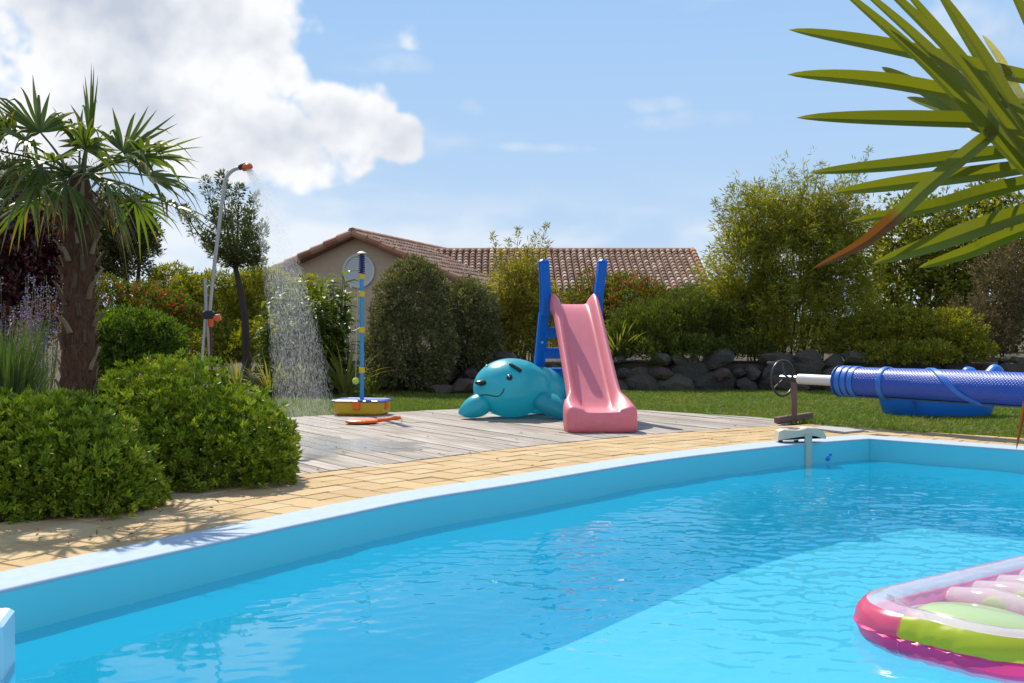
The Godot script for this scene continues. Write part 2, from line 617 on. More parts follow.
func make_paving() -> void:
	var bed := outer.duplicate()
	var joint := noisy("joint sand", Color(0.11, 0.08, 0.05), Color(0.20, 0.15, 0.095), 6.0, 0.95, 9, 0.03)
	var strip := MB.new()
	var far := offset_line(outer.slice(0, n_main), 1.0, false)
	var rows := []
	for k in n_main:
		rows.append(PackedVector3Array([Vector3(outer[k].x, -0.012, outer[k].y), Vector3(far[k].x, -0.012, far[k].y)]))
	strip.rings(rows, false)
	var e0 := outer[n_main - 1]
	var dm := (outer[n_main - 1] - outer[n_main - 2]).normalized()
	var nm := Vector2(dm.y, -dm.x)
	var dr := (outer[n_main] - e0).normalized()
	var nr := Vector2(dr.y, -dr.x)
	strip.slab(PackedVector2Array([e0, far[n_main - 1], e0 + dm * 0.7 + nm * 1.0, e0 + dm * 0.7 + dr * 0.05, e0 + nr * 0.65 + dr * 4.0, e0 + dr * 4.0]), -0.05, -0.0125)
	var pav := struct("paving", strip, joint)
	var tones := []
	var base := [Color(0.50, 0.345, 0.165), Color(0.535, 0.38, 0.195), Color(0.47, 0.325, 0.16), Color(0.515, 0.35, 0.185), Color(0.545, 0.40, 0.225)]
	for k in base.size():
		tones.append(noisy("paver tone %d" % k, base[k] * 0.80, base[k] * 1.0, 2.6, 0.85, 40 + k, 0.035, 0.06))
	# one paver: 200 x 160 mm less the joint, edges cut
	var pm := MB.new()
	pm.rings([slab_ring(0.0972, 0.0787, -0.05), slab_ring(0.0972, 0.0787, -0.005), slab_ring(0.0930, 0.0745, 0.0)], true, false, true)
	var mesh := pm.commit()
	var list := []
	for row in 6:
		var line := offset_line(outer.slice(0, n_main), 0.085 + row * 0.1625, false)
		line.push_back(line[-1] + dm * 0.66)
		var run := 0.1 * (row % 2) + 0.013 * row
		var done := 0.0
		for k in line.size() - 1:
			var a := line[k]
			var b := line[k + 1]
			var l := a.distance_to(b)
			while run < done + l:
				var p := a.lerp(b, (run - done) / l)
				if (p - e0).dot(nr) < 0.62 or k < n_main - 2:
					list.append([p, (b - a).angle()])
				run += 0.2
			done += l
	for row in 4:
		var s := 0.1 * (row % 2) + 0.06
		while s < 4.0:
			var p := e0 + dr * s + nr * (0.085 + row * 0.1625)
			if (p - e0).dot(nm) < -0.06:
				list.append([p, dr.angle()])
			s += 0.2
	var r := RandomNumberGenerator.new()
	r.seed = 5
	var seen := 0
	for q in list:
		var p := Vector3(q[0].x, 0, q[0].y)
		if not in_view(p, 0.45):
			continue
		seen += 1
		var o := piece("paver", mesh, tones[r.randi() % 5], pav)
		o.position = p + Vector3(r.randf_range(-0.002, 0.002), r.randf_range(-0.0035, 0.0015), r.randf_range(-0.002, 0.002))
		o.rotation = Vector3(r.randf_range(-0.008, 0.008), -q[1] + r.randf_range(-0.012, 0.012), r.randf_range(-0.008, 0.008))
	print("pavers ", seen)

func slab_ring(x: float, z: float, y: float) -> PackedVector3Array:
	return PackedVector3Array([Vector3(x, y, z), Vector3(x, y, -z), Vector3(-x, y, -z), Vector3(-x, y, z)])

func make_deck() -> void:
	var near_ := offset_line(outer.slice(0, n_main), 1.005, false)
	var poly := PackedVector2Array()
	for k in range(22, n_main):
		if near_[k].y < -5.4:
			poly.push_back(near_[k])
	for p in [Vector2(2.62, -10.72), Vector2(2.36, -11.1), Vector2(1.61, -11.8), Vector2(1.15, -12.15), Vector2(0.4, -12.4), Vector2(-0.55, -12.2), Vector2(-2.06, -11.2), Vector2(-3.2, -10.2), Vector2(-3.6, -8.2), Vector2(-2.9, -6.4)]:
		poly.push_back(p)
	var deck := Node3D.new()
	deck.name = "wooden_deck"
	add_child(deck)
	deck.set_meta("kind", "structure")
	var under := MB.new()
	under.slab(poly, -0.055, -0.045)
	part("subframe", under, mat("deck shade", Color(0.20, 0.155, 0.115), 0.95), deck)
	var d := Vector2(0.55, 0.835).normalized()
	var n := Vector2(d.y, -d.x)
	var tones := []
	var cols := [[Color(0.22, 0.185, 0.155), Color(0.42, 0.37, 0.325)], [Color(0.25, 0.215, 0.185), Color(0.45, 0.40, 0.355)], [Color(0.19, 0.155, 0.13), Color(0.37, 0.32, 0.28)], [Color(0.23, 0.20, 0.175), Color(0.40, 0.36, 0.325)]]
	for k in 4:
		var m := mat("weathered board %d" % k, Color.WHITE, 0.75, 0.35)
		m.albedo_texture = noise_tex(60 + k, 0.012, cols[k][0], cols[k][1], 512, 5, 0.18, 0.82)
		m.uv1_scale = Vector3(0.16, 2.3, 1)
		m.heightmap_enabled = true
		m.heightmap_texture = noise_tex(70 + k, 0.03, Color.BLACK, Color.WHITE, 512, 4)
		m.heightmap_scale = 0.15
		tones.append(m)
	var r := RandomNumberGenerator.new()
	r.seed = 8
	var w := 0.146
	for s in range(-90, 10):
		var c := s * w
		var at_ := r.randf_range(0.0, 2.6)
		var l := -16.0 + at_
		while l < 2.0:
			var len_ := r.randf_range(2.2, 3.4)
			var rect := PackedVector2Array()
			for q in [[l + 0.003, c + 0.003], [l + len_ - 0.003, c + 0.003], [l + len_ - 0.003, c + w - 0.004], [l + 0.003, c + w - 0.004]]:
				rect.push_back(-d * q[0] + n * q[1] + Vector2(0, -20.0) + d * 8.0)
			l += len_
			for cut in Geometry2D.intersect_polygons(rect, poly):
				if cut.size() < 3:
					continue
				var b := MB.new()
				b.slab(cut, -0.03, 0.0, d, Vector2(r.randf() * 7.0, r.randf() * 3.0))
				var o := part("deck_board", b, tones[r.randi() % 4], deck)
				o.position.y = r.randf_range(-0.004, 0.001)

func make_ground() -> void:
	var soil := noisy("garden soil", Color(0.05, 0.036, 0.024), Color(0.12, 0.09, 0.062), 1.7, 0.95, 2, 0.02, 1.2)
	var hole := offset_line(outer, -0.02, true)
	struct("ground", ring_sheet(hole, [14.0, 30.0, 90.0, 900.0], -0.066), soil)
	# lawn sheet: a soil-and-thatch base below the blades
	var l := MB.new()
	l.slab(lawn_outline(), -0.06, -0.028)
	struct("lawn", l, noisy("lawn base", Color(0.07, 0.10, 0.02), Color(0.19, 0.21, 0.06), 1.1, 0.95, 3, 0.03))
	# the raised bed behind the dry stone wall, and the land beyond
	var bed := MB.new()
	bed.slab(PackedVector2Array([Vector2(-1.3, -15.9), Vector2(14.0, -15.6), Vector2(16.0, -27.0), Vector2(-2.0, -27.0)]), -0.06, 0.34)
	struct("raised_bed", bed, soil)

func lawn_outline() -> PackedVector2Array:
	var e0 := outer[n_main - 1]
	var dr := (outer[n_main] - e0).normalized()
	var nr := Vector2(dr.y, -dr.x)
	var p := PackedVector2Array([e0 + dr * 5.5 + nr * 0.66, e0 + dr * -0.62 + nr * 0.66, Vector2(2.62, -10.74), Vector2(2.36, -11.12), Vector2(1.61, -11.82), Vector2(1.15, -12.17), Vector2(0.4, -12.42), Vector2(-0.55, -12.22), Vector2(-2.06, -11.22), Vector2(-3.2, -10.3), Vector2(-4.4, -10.6), Vector2(-5.4, -14.0), Vector2(-3.0, -14.9), Vector2(-1.3, -15.75), Vector2(0.2, -15.9), Vector2(6.0, -15.75), Vector2(11.0, -15.6), Vector2(12.0, -10.0)])
	return p

func make_lawn_grass() -> void:
	var tuft := MB.new()
	var r := RandomNumberGenerator.new()
	r.seed = 14
	for k in 13:
		var a := r.randf() * TAU
		var p := Vector3(cos(a), 0, sin(a)) * r.randf_range(0.0, 0.03)
		var lean := Vector3(cos(a + r.randf_range(-0.8, 0.8)), 0, sin(a + r.randf_range(-0.8, 0.8))) * r.randf_range(0.005, 0.035)
		var h := r.randf_range(0.025, 0.05)
		var s := Vector3(-sin(a), 0, cos(a)) * 0.0024
		var g := r.randf_range(0.75, 1.2)
		tuft.col = Color(g, g, g * 0.9)
		var mid := p + lean * 0.4 + Vector3(0, h * 0.6, 0)
		tuft.quad(p - s, p + s, mid + s * 0.7, mid - s * 0.7)
		tuft.tri(mid - s * 0.7, mid + s * 0.7, p + lean + Vector3(0, h, 0))
	var m := leaf_mat("grass blades", Color(0.75, 0.95, 0.25), 0.55)
	var outline := lawn_outline()
	var xf: Array[Transform3D] = []
	var cl: Array[Color] = []
	var patch := make_noise(81, 0.55, 3)
	while xf.size() < 30000:
		var x := r.randf_range(-5.4, 8.2)
		var z := r.randf_range(-15.9, -6.8)
		if not Geometry2D.is_point_in_polygon(Vector2(x, z), outline) or not in_view(Vector3(x, 0, z), 0.8):
			continue
		var b := Basis(Vector3.UP, r.randf() * TAU).scaled(Vector3.ONE * r.randf_range(0.75, 1.3))
		xf.append(Transform3D(b, Vector3(x, -0.03, z)))
		var q := patch.get_noise_2d(x, z) * 0.5 + 0.5
		var c := Color(0.14, 0.20, 0.026).lerp(Color(0.25, 0.25, 0.07), clampf(q * 1.4 - 0.35 + r.randf_range(-0.2, 0.2), 0.0, 1.0))
		if r.randf() < 0.05:
			c = Color(0.26, 0.22, 0.10)
		cl.append(c)
	var mm := MultiMesh.new()
	mm.transform_format = MultiMesh.TRANSFORM_3D
	mm.use_colors = true
	mm.mesh = tuft.commit()
	mm.instance_count = xf.size()
	for k in xf.size():
		mm.set_instance_transform(k, xf[k])
		mm.set_instance_color(k, cl[k])
	var o := MultiMeshInstance3D.new()
	o.name = "lawn_grass"
	o.multimesh = mm
	o.material_override = m
	add_child(o)
	o.set_meta("kind", "stuff")
	o.set_meta("label", "short mown grass of the lawn behind the deck")
	o.set_meta("category", "grass")

# ---------------------------------------------------------------- plants
func sphere_dir(r: RandomNumberGenerator, low := -1.0) -> Vector3:
	var y := r.randf_range(low, 1.0)
	var a := r.randf() * TAU
	var q := sqrt(maxf(0.0, 1.0 - y * y))
	return Vector3(q * cos(a), y, q * sin(a))

# leaf clumps spread through lobes; o: n clumps, per leaves in each, l and w of a leaf, spread of a clump, cols, how the leaves point
func foliage(lobes: Array, o: Dictionary, sd: int) -> MB:
	var mb := MB.new()
	var r := RandomNumberGenerator.new()
	r.seed = sd
	var rough := make_noise(sd, o.get("grain", 2.2), 3)
	var sum := 0.0
	var share := []
	for b in lobes:
		var k: Vector3 = b[1]
		sum += k.x * k.y + k.y * k.z + k.x * k.z
		share.append(sum)
	var depth: float = o.get("depth", 0.5)
	var hang: float = o.get("hang", 0.0)
	var out_: float = o.get("out", 0.6)
	var rise: float = o.get("rise", 0.3)
	var loose: float = o.get("loose", 0.9)
	var cols: Array = o.cols
	var low: float = o.get("low", -0.75)
	for k in int(o.n):
		var pick := r.randf() * sum
		var q := 0
		while share[q] < pick:
			q += 1
		var ctr: Vector3 = lobes[q][0]
		var rad: Vector3 = lobes[q][1]
		var d := sphere_dir(r, low)
		var far: float = (1.0 - pow(r.randf(), 1.7) * depth) * (1.0 + rough.get_noise_3dv(ctr + d * rad) * o.get("bumpy", 0.45))
		var p := ctr + d * rad * far
		if p.y < 0.03:
			continue
		var nrm := (d / rad).normalized()
		var tone := r.randf()
		var base: Color = cols[int(tone * cols.size()) % cols.size()]
		base = base * LEAF * r.randf_range(0.82, 1.18)
		var axis := (nrm * out_ + Vector3.UP * rise + sphere_dir(r) * 0.35).normalized()
		for j in int(o.per):
			var s := sphere_dir(r)
			var dir := (axis + s * loose - Vector3.UP * hang).normalized()
			var side := dir.cross(sphere_dir(r)).normalized()
			mb.col = base * r.randf_range(0.8, 1.25)
			if r.randf() < 0.006:
				mb.col = Color(0.24, 0.19, 0.05)
			var l: float = o.l * r.randf_range(0.65, 1.2)
			mb.leaf(p + s * o.spread * r.randf(), dir, side, l, o.w * r.randf_range(0.7, 1.2), o.get("fold", 0.2))
	return mb

# stems from a foot up into the lobes
func stems(parent: Node, lobes: Array, foot: Vector3, n: int, rad: float, m: Material, sd: int, called := "stem") -> void:
	var r := RandomNumberGenerator.new()
	r.seed = sd
	for k in n:
		var b: Array = lobes[k % lobes.size()]
		var tip: Vector3 = b[0] + sphere_dir(r, 0.0) * b[1] * 0.55
		var a := foot + Vector3(r.randf_range(-1, 1), 0, r.randf_range(-1, 1)) * rad * 3.0
		var mb := MB.new()
		var mid := a.lerp(tip, 0.5) + Vector3(r.randf_range(-0.08, 0.08), 0.05, r.randf_range(-0.08, 0.08))
		mb.tube(smooth_path([a, mid, tip], 3), [rad, rad * 0.9, rad * 0.8, rad * 0.6, rad * 0.5, rad * 0.35, rad * 0.2], 6)
		part(called, mb, m, parent)

func shrub(called: String, label: String, category: String, lobes: Array, o: Dictionary, m: Material, sd: int, n_stems := 4) -> Node3D:
	var foot: Vector3 = lobes[0][0]
	foot.y = o.get("ground", -0.03)
	var t := thing(called, label, category, foot)
	var rel := []
	for b in lobes:
		rel.append([b[0] - foot, b[1]])
	part(o.get("part", "foliage"), foliage(rel, o, sd), m, t)
	stems(t, rel, Vector3.ZERO, n_stems, o.get("stem", 0.016), mat("bark", Color(0.09, 0.065, 0.045), 0.9), sd + 1)
	return t

func lobe(px: float, py: float, z: float, rx: float, ry: float, rz := -1.0) -> Array:   # radii in pixels of the photograph at that depth
	var k := z / FOCAL
	return [at(px, py, z), Vector3(rx * k, ry * k, (rx if rz < 0.0 else rz) * k)]

# branches that carry leaf clumps along them: for trees whose shoots can be told apart
func shoots(base: Vector3, tips: Array, o: Dictionary, sd: int, wood: MB) -> MB:
	var mb := MB.new()
	var r := RandomNumberGenerator.new()
	r.seed = sd
	for tip in tips:
		var t: Vector3 = tip
		var mid := base.lerp(t, 0.45) + Vector3(t.x - base.x, 0.0, t.z - base.z) * 0.18
		var path := smooth_path([base, mid, t], 5)
		wood.tube(path, [0.03, 0.026, 0.022, 0.018, 0.015, 0.012, 0.010, 0.008, 0.006, 0.004, 0.002], 5)
		for k in int(o.n):
			var f := pow(r.randf(), 0.62)
			var q: Vector3 = path[int(f * (path.size() - 1))]
			var reach: float = o.reach * (1.02 - f * 0.78) * (0.3 + 0.7 * minf(1.0, f * 2.5))
			var d := sphere_dir(r)
			var p := q + d * reach * pow(r.randf(), 0.5)
			var base_col: Color = o.cols[r.randi() % o.cols.size()] * LEAF
			for j in int(o.per):
				var s := sphere_dir(r)
				var dir := (d * 0.5 + Vector3.UP * 0.45 + s * 0.8).normalized()
				mb.col = base_col * r.randf_range(0.75, 1.25)
				mb.leaf(p + s * 0.05, dir, dir.cross(sphere_dir(r)).normalized(), o.l * r.randf_range(0.7, 1.2), o.w, 0.2)
	return mb

# arching straps from a crown at the ground
func straps(n: int, l: float, w: float, spread: float, cols: Array, sd: int, lean := 0.6) -> MB:
	var mb := MB.new()
	var r := RandomNumberGenerator.new()
	r.seed = sd
	for k in n:
		var a := r.randf() * TAU
		var d := Vector3(cos(a), 0, sin(a))
		var len_ := l * r.randf_range(0.6, 1.1)
		var tilt := r.randf_range(0.15, lean)
		var p := d * r.randf() * spread * 0.35
		var dir := (Vector3.UP + d * tilt).normalized()
		var path := [p]
		for s in 6:
			p += dir * len_ / 6.0
			path.append(p)
			dir = (dir + d * 0.16 * tilt * 2.0 - Vector3.UP * 0.05 * s * tilt).normalized()
		mb.col = cols[r.randi() % cols.size()] * LEAF * r.randf_range(0.8, 1.25)
		mb.blade(path, [w * 0.7, w, w, w * 0.9, w * 0.7, w * 0.45, w * 0.05], Vector3(-d.z, 0, d.x), 0.22)
	return mb

# one fan leaf of a palm: petiole from a, hub, blades; dir is where it points, nrm its upper face
func fan_leaf(mb: MB, stalk: MB, a: Vector3, dir: Vector3, nrm: Vector3, pet: float, rad: float, droop: float, r: RandomNumberGenerator, green: Color, tipc: Color, n := 18) -> void:
	var hub := a + dir * pet - Vector3.UP * pet * pet * 0.25
	stalk.tube(smooth_path([a, a.lerp(hub, 0.5) + Vector3.UP * pet * 0.05, hub], 3), [0.011, 0.009, 0.008, 0.007, 0.006, 0.006, 0.005], 5)
	var ax := (dir - Vector3.UP * 0.25 * pet).normalized()
	var s := nrm.cross(ax).normalized()
	var up := ax.cross(s).normalized()
	for i in n:
		var f := (i + 0.5) / n * 2.0 - 1.0
		var ang := f * 1.75
		var d := (ax * cos(ang) + s * sin(ang) + up * (0.10 + 0.30 * f * f) + sphere_dir(r) * 0.07).normalized()
		var len_ := rad * (1.0 - 0.28 * absf(f)) * r.randf_range(0.92, 1.06)
		var drop := droop * r.randf_range(0.5, 1.9)
		var bend := 0.0 if r.randf() < 0.5 else r.randf_range(0.2, 1.1)
		if r.randf() < 0.08:
			continue
		var path := []
		var cols := []
		var ws := []
		var g := green * r.randf_range(0.8, 1.2)
		var brown := r.randf_range(0.66, 1.05)
		for k in 7:
			var q := k / 6.0
			path.append(hub + d * len_ * q - Vector3.UP * (drop * q * q + bend * maxf(0.0, q - 0.5) * maxf(0.0, q - 0.5) * 2.0) * len_)
			ws.append(rad * [0.014, 0.055, 0.076, 0.074, 0.056, 0.032, 0.004][k])
			cols.append(g.lerp(tipc, smoothstep(brown - 0.12, brown + 0.06, q)))
		mb.blade(path, ws, (-ax * sin(ang) + s * cos(ang)), 0.32, cols)

func make_palm() -> void:
	var foot := Vector3((77.0 - 512.0) / FOCAL * 6.55, -0.03, -6.55)
	var t := thing("fan_palm", "windmill palm with shaggy brown trunk rising behind the rounded bushes", "palm", foot)
	var r := RandomNumberGenerator.new()
	r.seed = 21
	var rough := make_noise(22, 9.0, 3)
	var tr := MB.new()
	var rows := []
	var h := 1.80
	for i in 37:
		var y := h * i / 36.0
		var ring := PackedVector3Array()
		for k in 20:
			var a := -TAU * k / 20.0
			var rad := 0.090 + 0.008 * sin(y * 4.0) + (0.018 if i > 28 and i < 33 else 0.0) - 0.014 * maxf(0.0, i - 32.0) + 0.016 * rough.get_noise_3d(cos(a) * 0.6, y * 2.2, sin(a) * 0.6)
			ring.push_back(Vector3(cos(a) * rad + y * 0.012, y, sin(a) * rad))
		rows.append(ring)
	tr.rings(rows, true, false, true)
	var bark := noisy("palm fibre", Color(0.05, 0.021, 0.011), Color(0.155, 0.073, 0.04), 5.0, 0.95, 23, 0.02)
	bark.uv1_scale = Vector3(7, 2.0, 7)
	part("trunk", tr, bark, t)
	# stubs of old leaf stalks
	var stub := MB.new()
	stub.rings([PackedVector3Array([Vector3(-0.022, 0, 0.0), Vector3(0.022, 0, 0.0), Vector3(0.016, 0, 0.018), Vector3(-0.016, 0, 0.018)]), PackedVector3Array([Vector3(-0.016, 0.06, 0.014), Vector3(0.016, 0.06, 0.014), Vector3(0.012, 0.06, 0.03), Vector3(-0.012, 0.06, 0.03)]), PackedVector3Array([Vector3(-0.010, 0.105, 0.036), Vector3(0.010, 0.105, 0.036), Vector3(0.008, 0.105, 0.046), Vector3(-0.008, 0.105, 0.046)])], true, true, true)
	var sm := stub.commit()
	var sc := [mat("stub pale", Color(0.24, 0.165, 0.10), 0.85), mat("stub mid", Color(0.17, 0.105, 0.06), 0.85), mat("stub dark", Color(0.11, 0.06, 0.035), 0.9)]
	for k in 84:
		var a := k * 2.39996
		var y := 0.12 + 1.62 * k / 84.0
		var o := piece("leaf_base", sm, sc[r.randi() % 3], t)
		o.position = Vector3(cos(a) * 0.085 + y * 0.012, y, sin(a) * 0.085)
		o.rotation = Vector3(r.randf_range(-0.1, 0.35), PI / 2.0 - a, r.randf_range(-0.25, 0.25))
		o.scale = Vector3(0.8, 1, 1) * r.randf_range(0.6, 1.0)
	var hair := MB.new()
	for k in 2200:
		var a := r.randf() * TAU
		var y := r.randf_range(0.0, 1.86)
		var d := Vector3(cos(a), 0, sin(a))
		var p := d * 0.088 + Vector3(y * 0.012, y, 0)
		hair.col = Color(0.14, 0.075, 0.042) * r.randf_range(0.5, 1.5)
		var dir := (d * r.randf_range(0.15, 0.8) + sphere_dir(r) * 0.7).normalized()
		hair.leaf(p, dir, dir.cross(Vector3.UP).normalized(), r.randf_range(0.03, 0.085), 0.0035, 0.0)
	var hm := leaf_mat("fibre hair", Color(0.3, 0.2, 0.1), 0.9)
	part("trunk_fibre", hair, hm, t).set_meta("kind", "stuff")
	# crown
	var c := Vector3(0.02, 1.79, 0)
	var lm := leaf_mat("palm leaf", Color(0.78, 0.92, 0.18), 0.42, 0.5)
	var tip := Color(0.26, 0.17, 0.06)
	# heading (degrees, 0 towards the right of the picture, 90 away from the camera), height of the pointing direction, stalk, radius, droop
	var fans := [[8, -14, 0.44, 0.34, 0.25], [22, 40, 0.24, 0.38, 0.05], [80, 78, 0.22, 0.44, 0.02], [170, 38, 0.42, 0.46, 0.05], [190, 58, 0.30, 0.40, 0.05], [200, 22, 0.42, 0.44, 0.1], [335, 18, 0.30, 0.34, 0.25], [265, 10, 0.26, 0.32, 0.35], [95, 20, 0.34, 0.40, 0.2], [45, 10, 0.36, 0.36, 0.25], [310, -8, 0.32, 0.30, 0.45], [250, -14, 0.30, 0.32, 0.45], [190, -10, 0.42, 0.36, 0.35], [150, -14, 0.40, 0.36, 0.35], [60, -14, 0.36, 0.32, 0.35], [165, 8, 0.46, 0.42, 0.2], [2, 22, 0.34, 0.36, 0.15], [300, 42, 0.20, 0.30, 0.3], [225, 35, 0.28, 0.34, 0.25], [110, 50, 0.26, 0.38, 0.1], [275, -20, 0.22, 0.26, 0.7], [320, -25, 0.24, 0.26, 0.7], [240, 5, 0.2, 0.3, 0.5]]
	for f in fans:
		var hd := deg_to_rad(f[0])
		var el := deg_to_rad(f[1])
		var dir := Vector3(cos(hd) * cos(el), sin(el), -sin(hd) * cos(el))
		var nrm := (Vector3.UP - dir * dir.y + sphere_dir(r) * 0.7).normalized()
		var lf := MB.new()
		var sk := MB.new()
		sk.col = Color(0.10, 0.14, 0.03)
		fan_leaf(lf, sk, c + Vector3(cos(hd), 0, -sin(hd)) * 0.05, dir, nrm, f[2], f[3], f[4], r, Color(0.125, 0.165, 0.028), tip)
		var o := part("fan_leaf", lf, lm, t)
		part("leaf_stalk", sk, lm, o)
	for k in 4:
		var hd := k * 1.6 + 0.4
		var dir := Vector3(cos(hd) * 0.7, -0.6, -sin(hd) * 0.7).normalized()
		var lf := MB.new()
		var sk := MB.new()
		sk.col = Color(0.16, 0.10, 0.05)
		fan_leaf(lf, sk, c - Vector3(0, 0.04, 0), dir, Vector3(cos(hd), 0.6, -sin(hd)).normalized(), 0.16, 0.17, 0.9, r, Color(0.17, 0.115, 0.055), Color(0.2, 0.13, 0.06), 12)
		var o := part("dry_leaf", lf, lm, t)
		part("leaf_stalk", sk, lm, o)

func make_round_bushes() -> void:
	var m := leaf_mat("pittosporum leaf", Color(0.36, 0.40, 0.03), 0.5, 0.38)
	var o := {"n": 2900, "per": 11, "l": 0.037, "w": 0.0135, "spread": 0.012, "cols": [Color(0.115, 0.20, 0.018), Color(0.14, 0.235, 0.022), Color(0.165, 0.25, 0.028), Color(0.09, 0.165, 0.018), Color(0.12, 0.205, 0.02), Color(0.195, 0.275, 0.034), Color(0.07, 0.13, 0.016), Color(0.13, 0.215, 0.022)], "depth": 0.42, "bumpy": 0.24, "grain": 3.4, "out": 0.75, "rise": 0.25, "loose": 0.85, "fold": 0.12, "low": -0.18, "stem": 0.02}
	o.n = 6000
	shrub("rounded_bush", "dome-shaped glossy green bush nearest the pool at the picture's left edge", "bush", [[Vector3(-2.36, 0.08, -5.76), Vector3(0.57, 0.49, 0.48)], [Vector3(-2.10, 0.07, -5.64), Vector3(0.36, 0.32, 0.34)], [Vector3(-2.62, 0.08, -5.68), Vector3(0.44, 0.44, 0.42)]], o, m, 101, 7)
	o.n = 7600
	shrub("rounded_bush", "larger bright green dome-shaped bush between the palm trunk and the deck", "bush", [[Vector3(-2.00, 0.08, -6.78), Vector3(0.66, 0.59, 0.58)], [Vector3(-1.62, 0.08, -6.64), Vector3(0.37, 0.40, 0.43)], [Vector3(-2.38, 0.08, -6.86), Vector3(0.48, 0.48, 0.50)]], o, m, 102, 7)

func make_left_plants() -> void:
	var dark := leaf_mat("dark evergreen leaf", Color(0.36, 0.46, 0.12), 0.55)
	var fresh := leaf_mat("fresh leaf", Color(0.80, 0.92, 0.15), 0.55)
	var dull := leaf_mat("grey leaf", Color(0.52, 0.58, 0.24), 0.6)
	# trees behind the palm
	shrub("evergreen_tree", "dark evergreen tree behind the palm crown, at the picture's left edge", "tree", [lobe(0, 215, 14.0, 80, 60), lobe(40, 240, 13.6, 40, 60), lobe(-30, 270, 13.6, 60, 60), lobe(20, 190, 14.2, 40, 30), lobe(30, 300, 13.2, 50, 50)], {"n": 4200, "per": 6, "l": 0.065, "w": 0.028, "spread": 0.09, "cols": [Color(0.035, 0.055, 0.018), Color(0.05, 0.07, 0.02), Color(0.03, 0.045, 0.016)], "depth": 0.6, "part": "crown", "stem": 0.05}, dark, 111, 5)
	shrub("evergreen_tree", "round dark evergreen tree right of the palm trunk, above the hedge", "tree", [lobe(120, 240, 20.0, 34, 44), lobe(100, 255, 20.0, 30, 40), lobe(134, 232, 20.2, 24, 30), lobe(118, 215, 20.2, 24, 24)], {"n": 4200, "per": 6, "l": 0.075, "w": 0.03, "spread": 0.09, "cols": [Color(0.055, 0.075, 0.028), Color(0.075, 0.095, 0.035), Color(0.04, 0.055, 0.022)], "depth": 0.55, "part": "crown", "stem": 0.06, "bumpy": 0.55}, dark, 112, 4)
	# red and purple shrubs at the left edge
	var red := leaf_mat("smoke bush leaf", Color(0.34, 0.05, 0.06), 0.3, 0.6)
	shrub("smoke_bush", "dark red leaved smoke bush left of the palm trunk", "bush", [lobe(36, 245, 9.0, 36, 52), lobe(12, 260, 8.8, 34, 44), lobe(50, 285, 8.9, 26, 50), lobe(18, 300, 8.8, 40, 60)], {"n": 900, "per": 9, "l": 0.05, "w": 0.034, "spread": 0.05, "cols": [Color(0.028, 0.006, 0.009), Color(0.018, 0.005, 0.008), Color(0.042, 0.009, 0.012)], "depth": 0.7, "rise": 0.8, "stem": 0.012}, red, 113, 8)
	var sage := thing("lavender_shrub", "pale purple flowering lavender spikes left of the palm trunk", "flower", at(30, 380, 8.0) * Vector3(1, 0, 1))
	var mb := MB.new()
	var r := RandomNumberGenerator.new()
	r.seed = 114
	var gm := MB.new()
	for k in 90:
		var a := r.randf() * TAU
		var foot := Vector3(cos(a), 0, sin(a)) * r.randf() * 0.3
		var top := foot * r.randf_range(1.0, 1.6) + Vector3(r.randf_range(-0.12, 0.12), r.randf_range(0.6, 1.26), 0)
		gm.col = Color(0.13, 0.15, 0.09) * r.randf_range(0.7, 1.2)
		gm.blade([foot, foot.lerp(top, 0.5), top], [0.005, 0.005, 0.003], Vector3.RIGHT, 0.2)
		for j in 26:
			var p := foot.lerp(top, r.randf_range(0.62, 1.0)) + sphere_dir(r) * 0.016
			var d := sphere_dir(r)
			mb.col = Color(0.27, 0.19, 0.43).lerp(Color(0.45, 0.38, 0.58), r.randf()) * r.randf_range(0.7, 1.2)
			mb.leaf(p, d, d.cross(sphere_dir(r)).normalized(), 0.016, 0.010, 0.2)
	part("flower_spikes", mb, leaf_mat("purple floret", Color(0.4, 0.32, 0.5), 0.7), sage)
	part("stems", gm, dull, sage).set_meta("kind", "stuff")
	# tall grass clump
	var g := thing("fountain_grass", "tall clump of fountain grass at the picture's left edge", "grass clump", Vector3(-3.1, -0.03, -7.05))
	mb = MB.new()
	var heads := MB.new()
	for k in 900:
		var a := r.randf() * TAU
		var d := Vector3(cos(a), 0, sin(a))
		var foot := d * r.randf() * 0.17
		var lean := d * r.randf_range(0.02, 0.26) + Vector3(r.randf_range(-0.05, 0.05), 0, 0)
		var h := r.randf_range(0.55, 1.0)
		mb.col = Color(0.085, 0.14, 0.035).lerp(Color(0.16, 0.19, 0.07), r.randf()) * r.randf_range(0.8, 1.2)
		mb.blade([foot, foot + lean * 0.2 + Vector3(0, h * 0.4, 0), foot + lean * 0.55 + Vector3(0, h * 0.75, 0), foot + lean * 1.1 + Vector3(0, h, 0)], [0.006, 0.007, 0.006, 0.001], Vector3(-d.z, 0, d.x), 0.2)
		if k % 9 == 0:
			var q := foot + lean * 1.2 + Vector3(0, h * 1.02, 0)
			for j in 30:
				heads.col = Color(0.26, 0.17, 0.13) * r.randf_range(0.7, 1.3)
				var e := (Vector3.UP * 0.5 + sphere_dir(r)).normalized()
				heads.leaf(q + Vector3(0, r.randf_range(0.0, 0.13), 0) + lean * r.randf() * 0.15, e, e.cross(sphere_dir(r)).normalized(), 0.018, 0.003, 0.0)
	part("blades", mb, leaf_mat("tall grass", Color(0.5, 0.65, 0.25), 0.6), g).set_meta("kind", "stuff")
	part("seed_heads", heads, leaf_mat("seed head", Color(0.5, 0.36, 0.26), 0.8), g).set_meta("kind", "stuff")
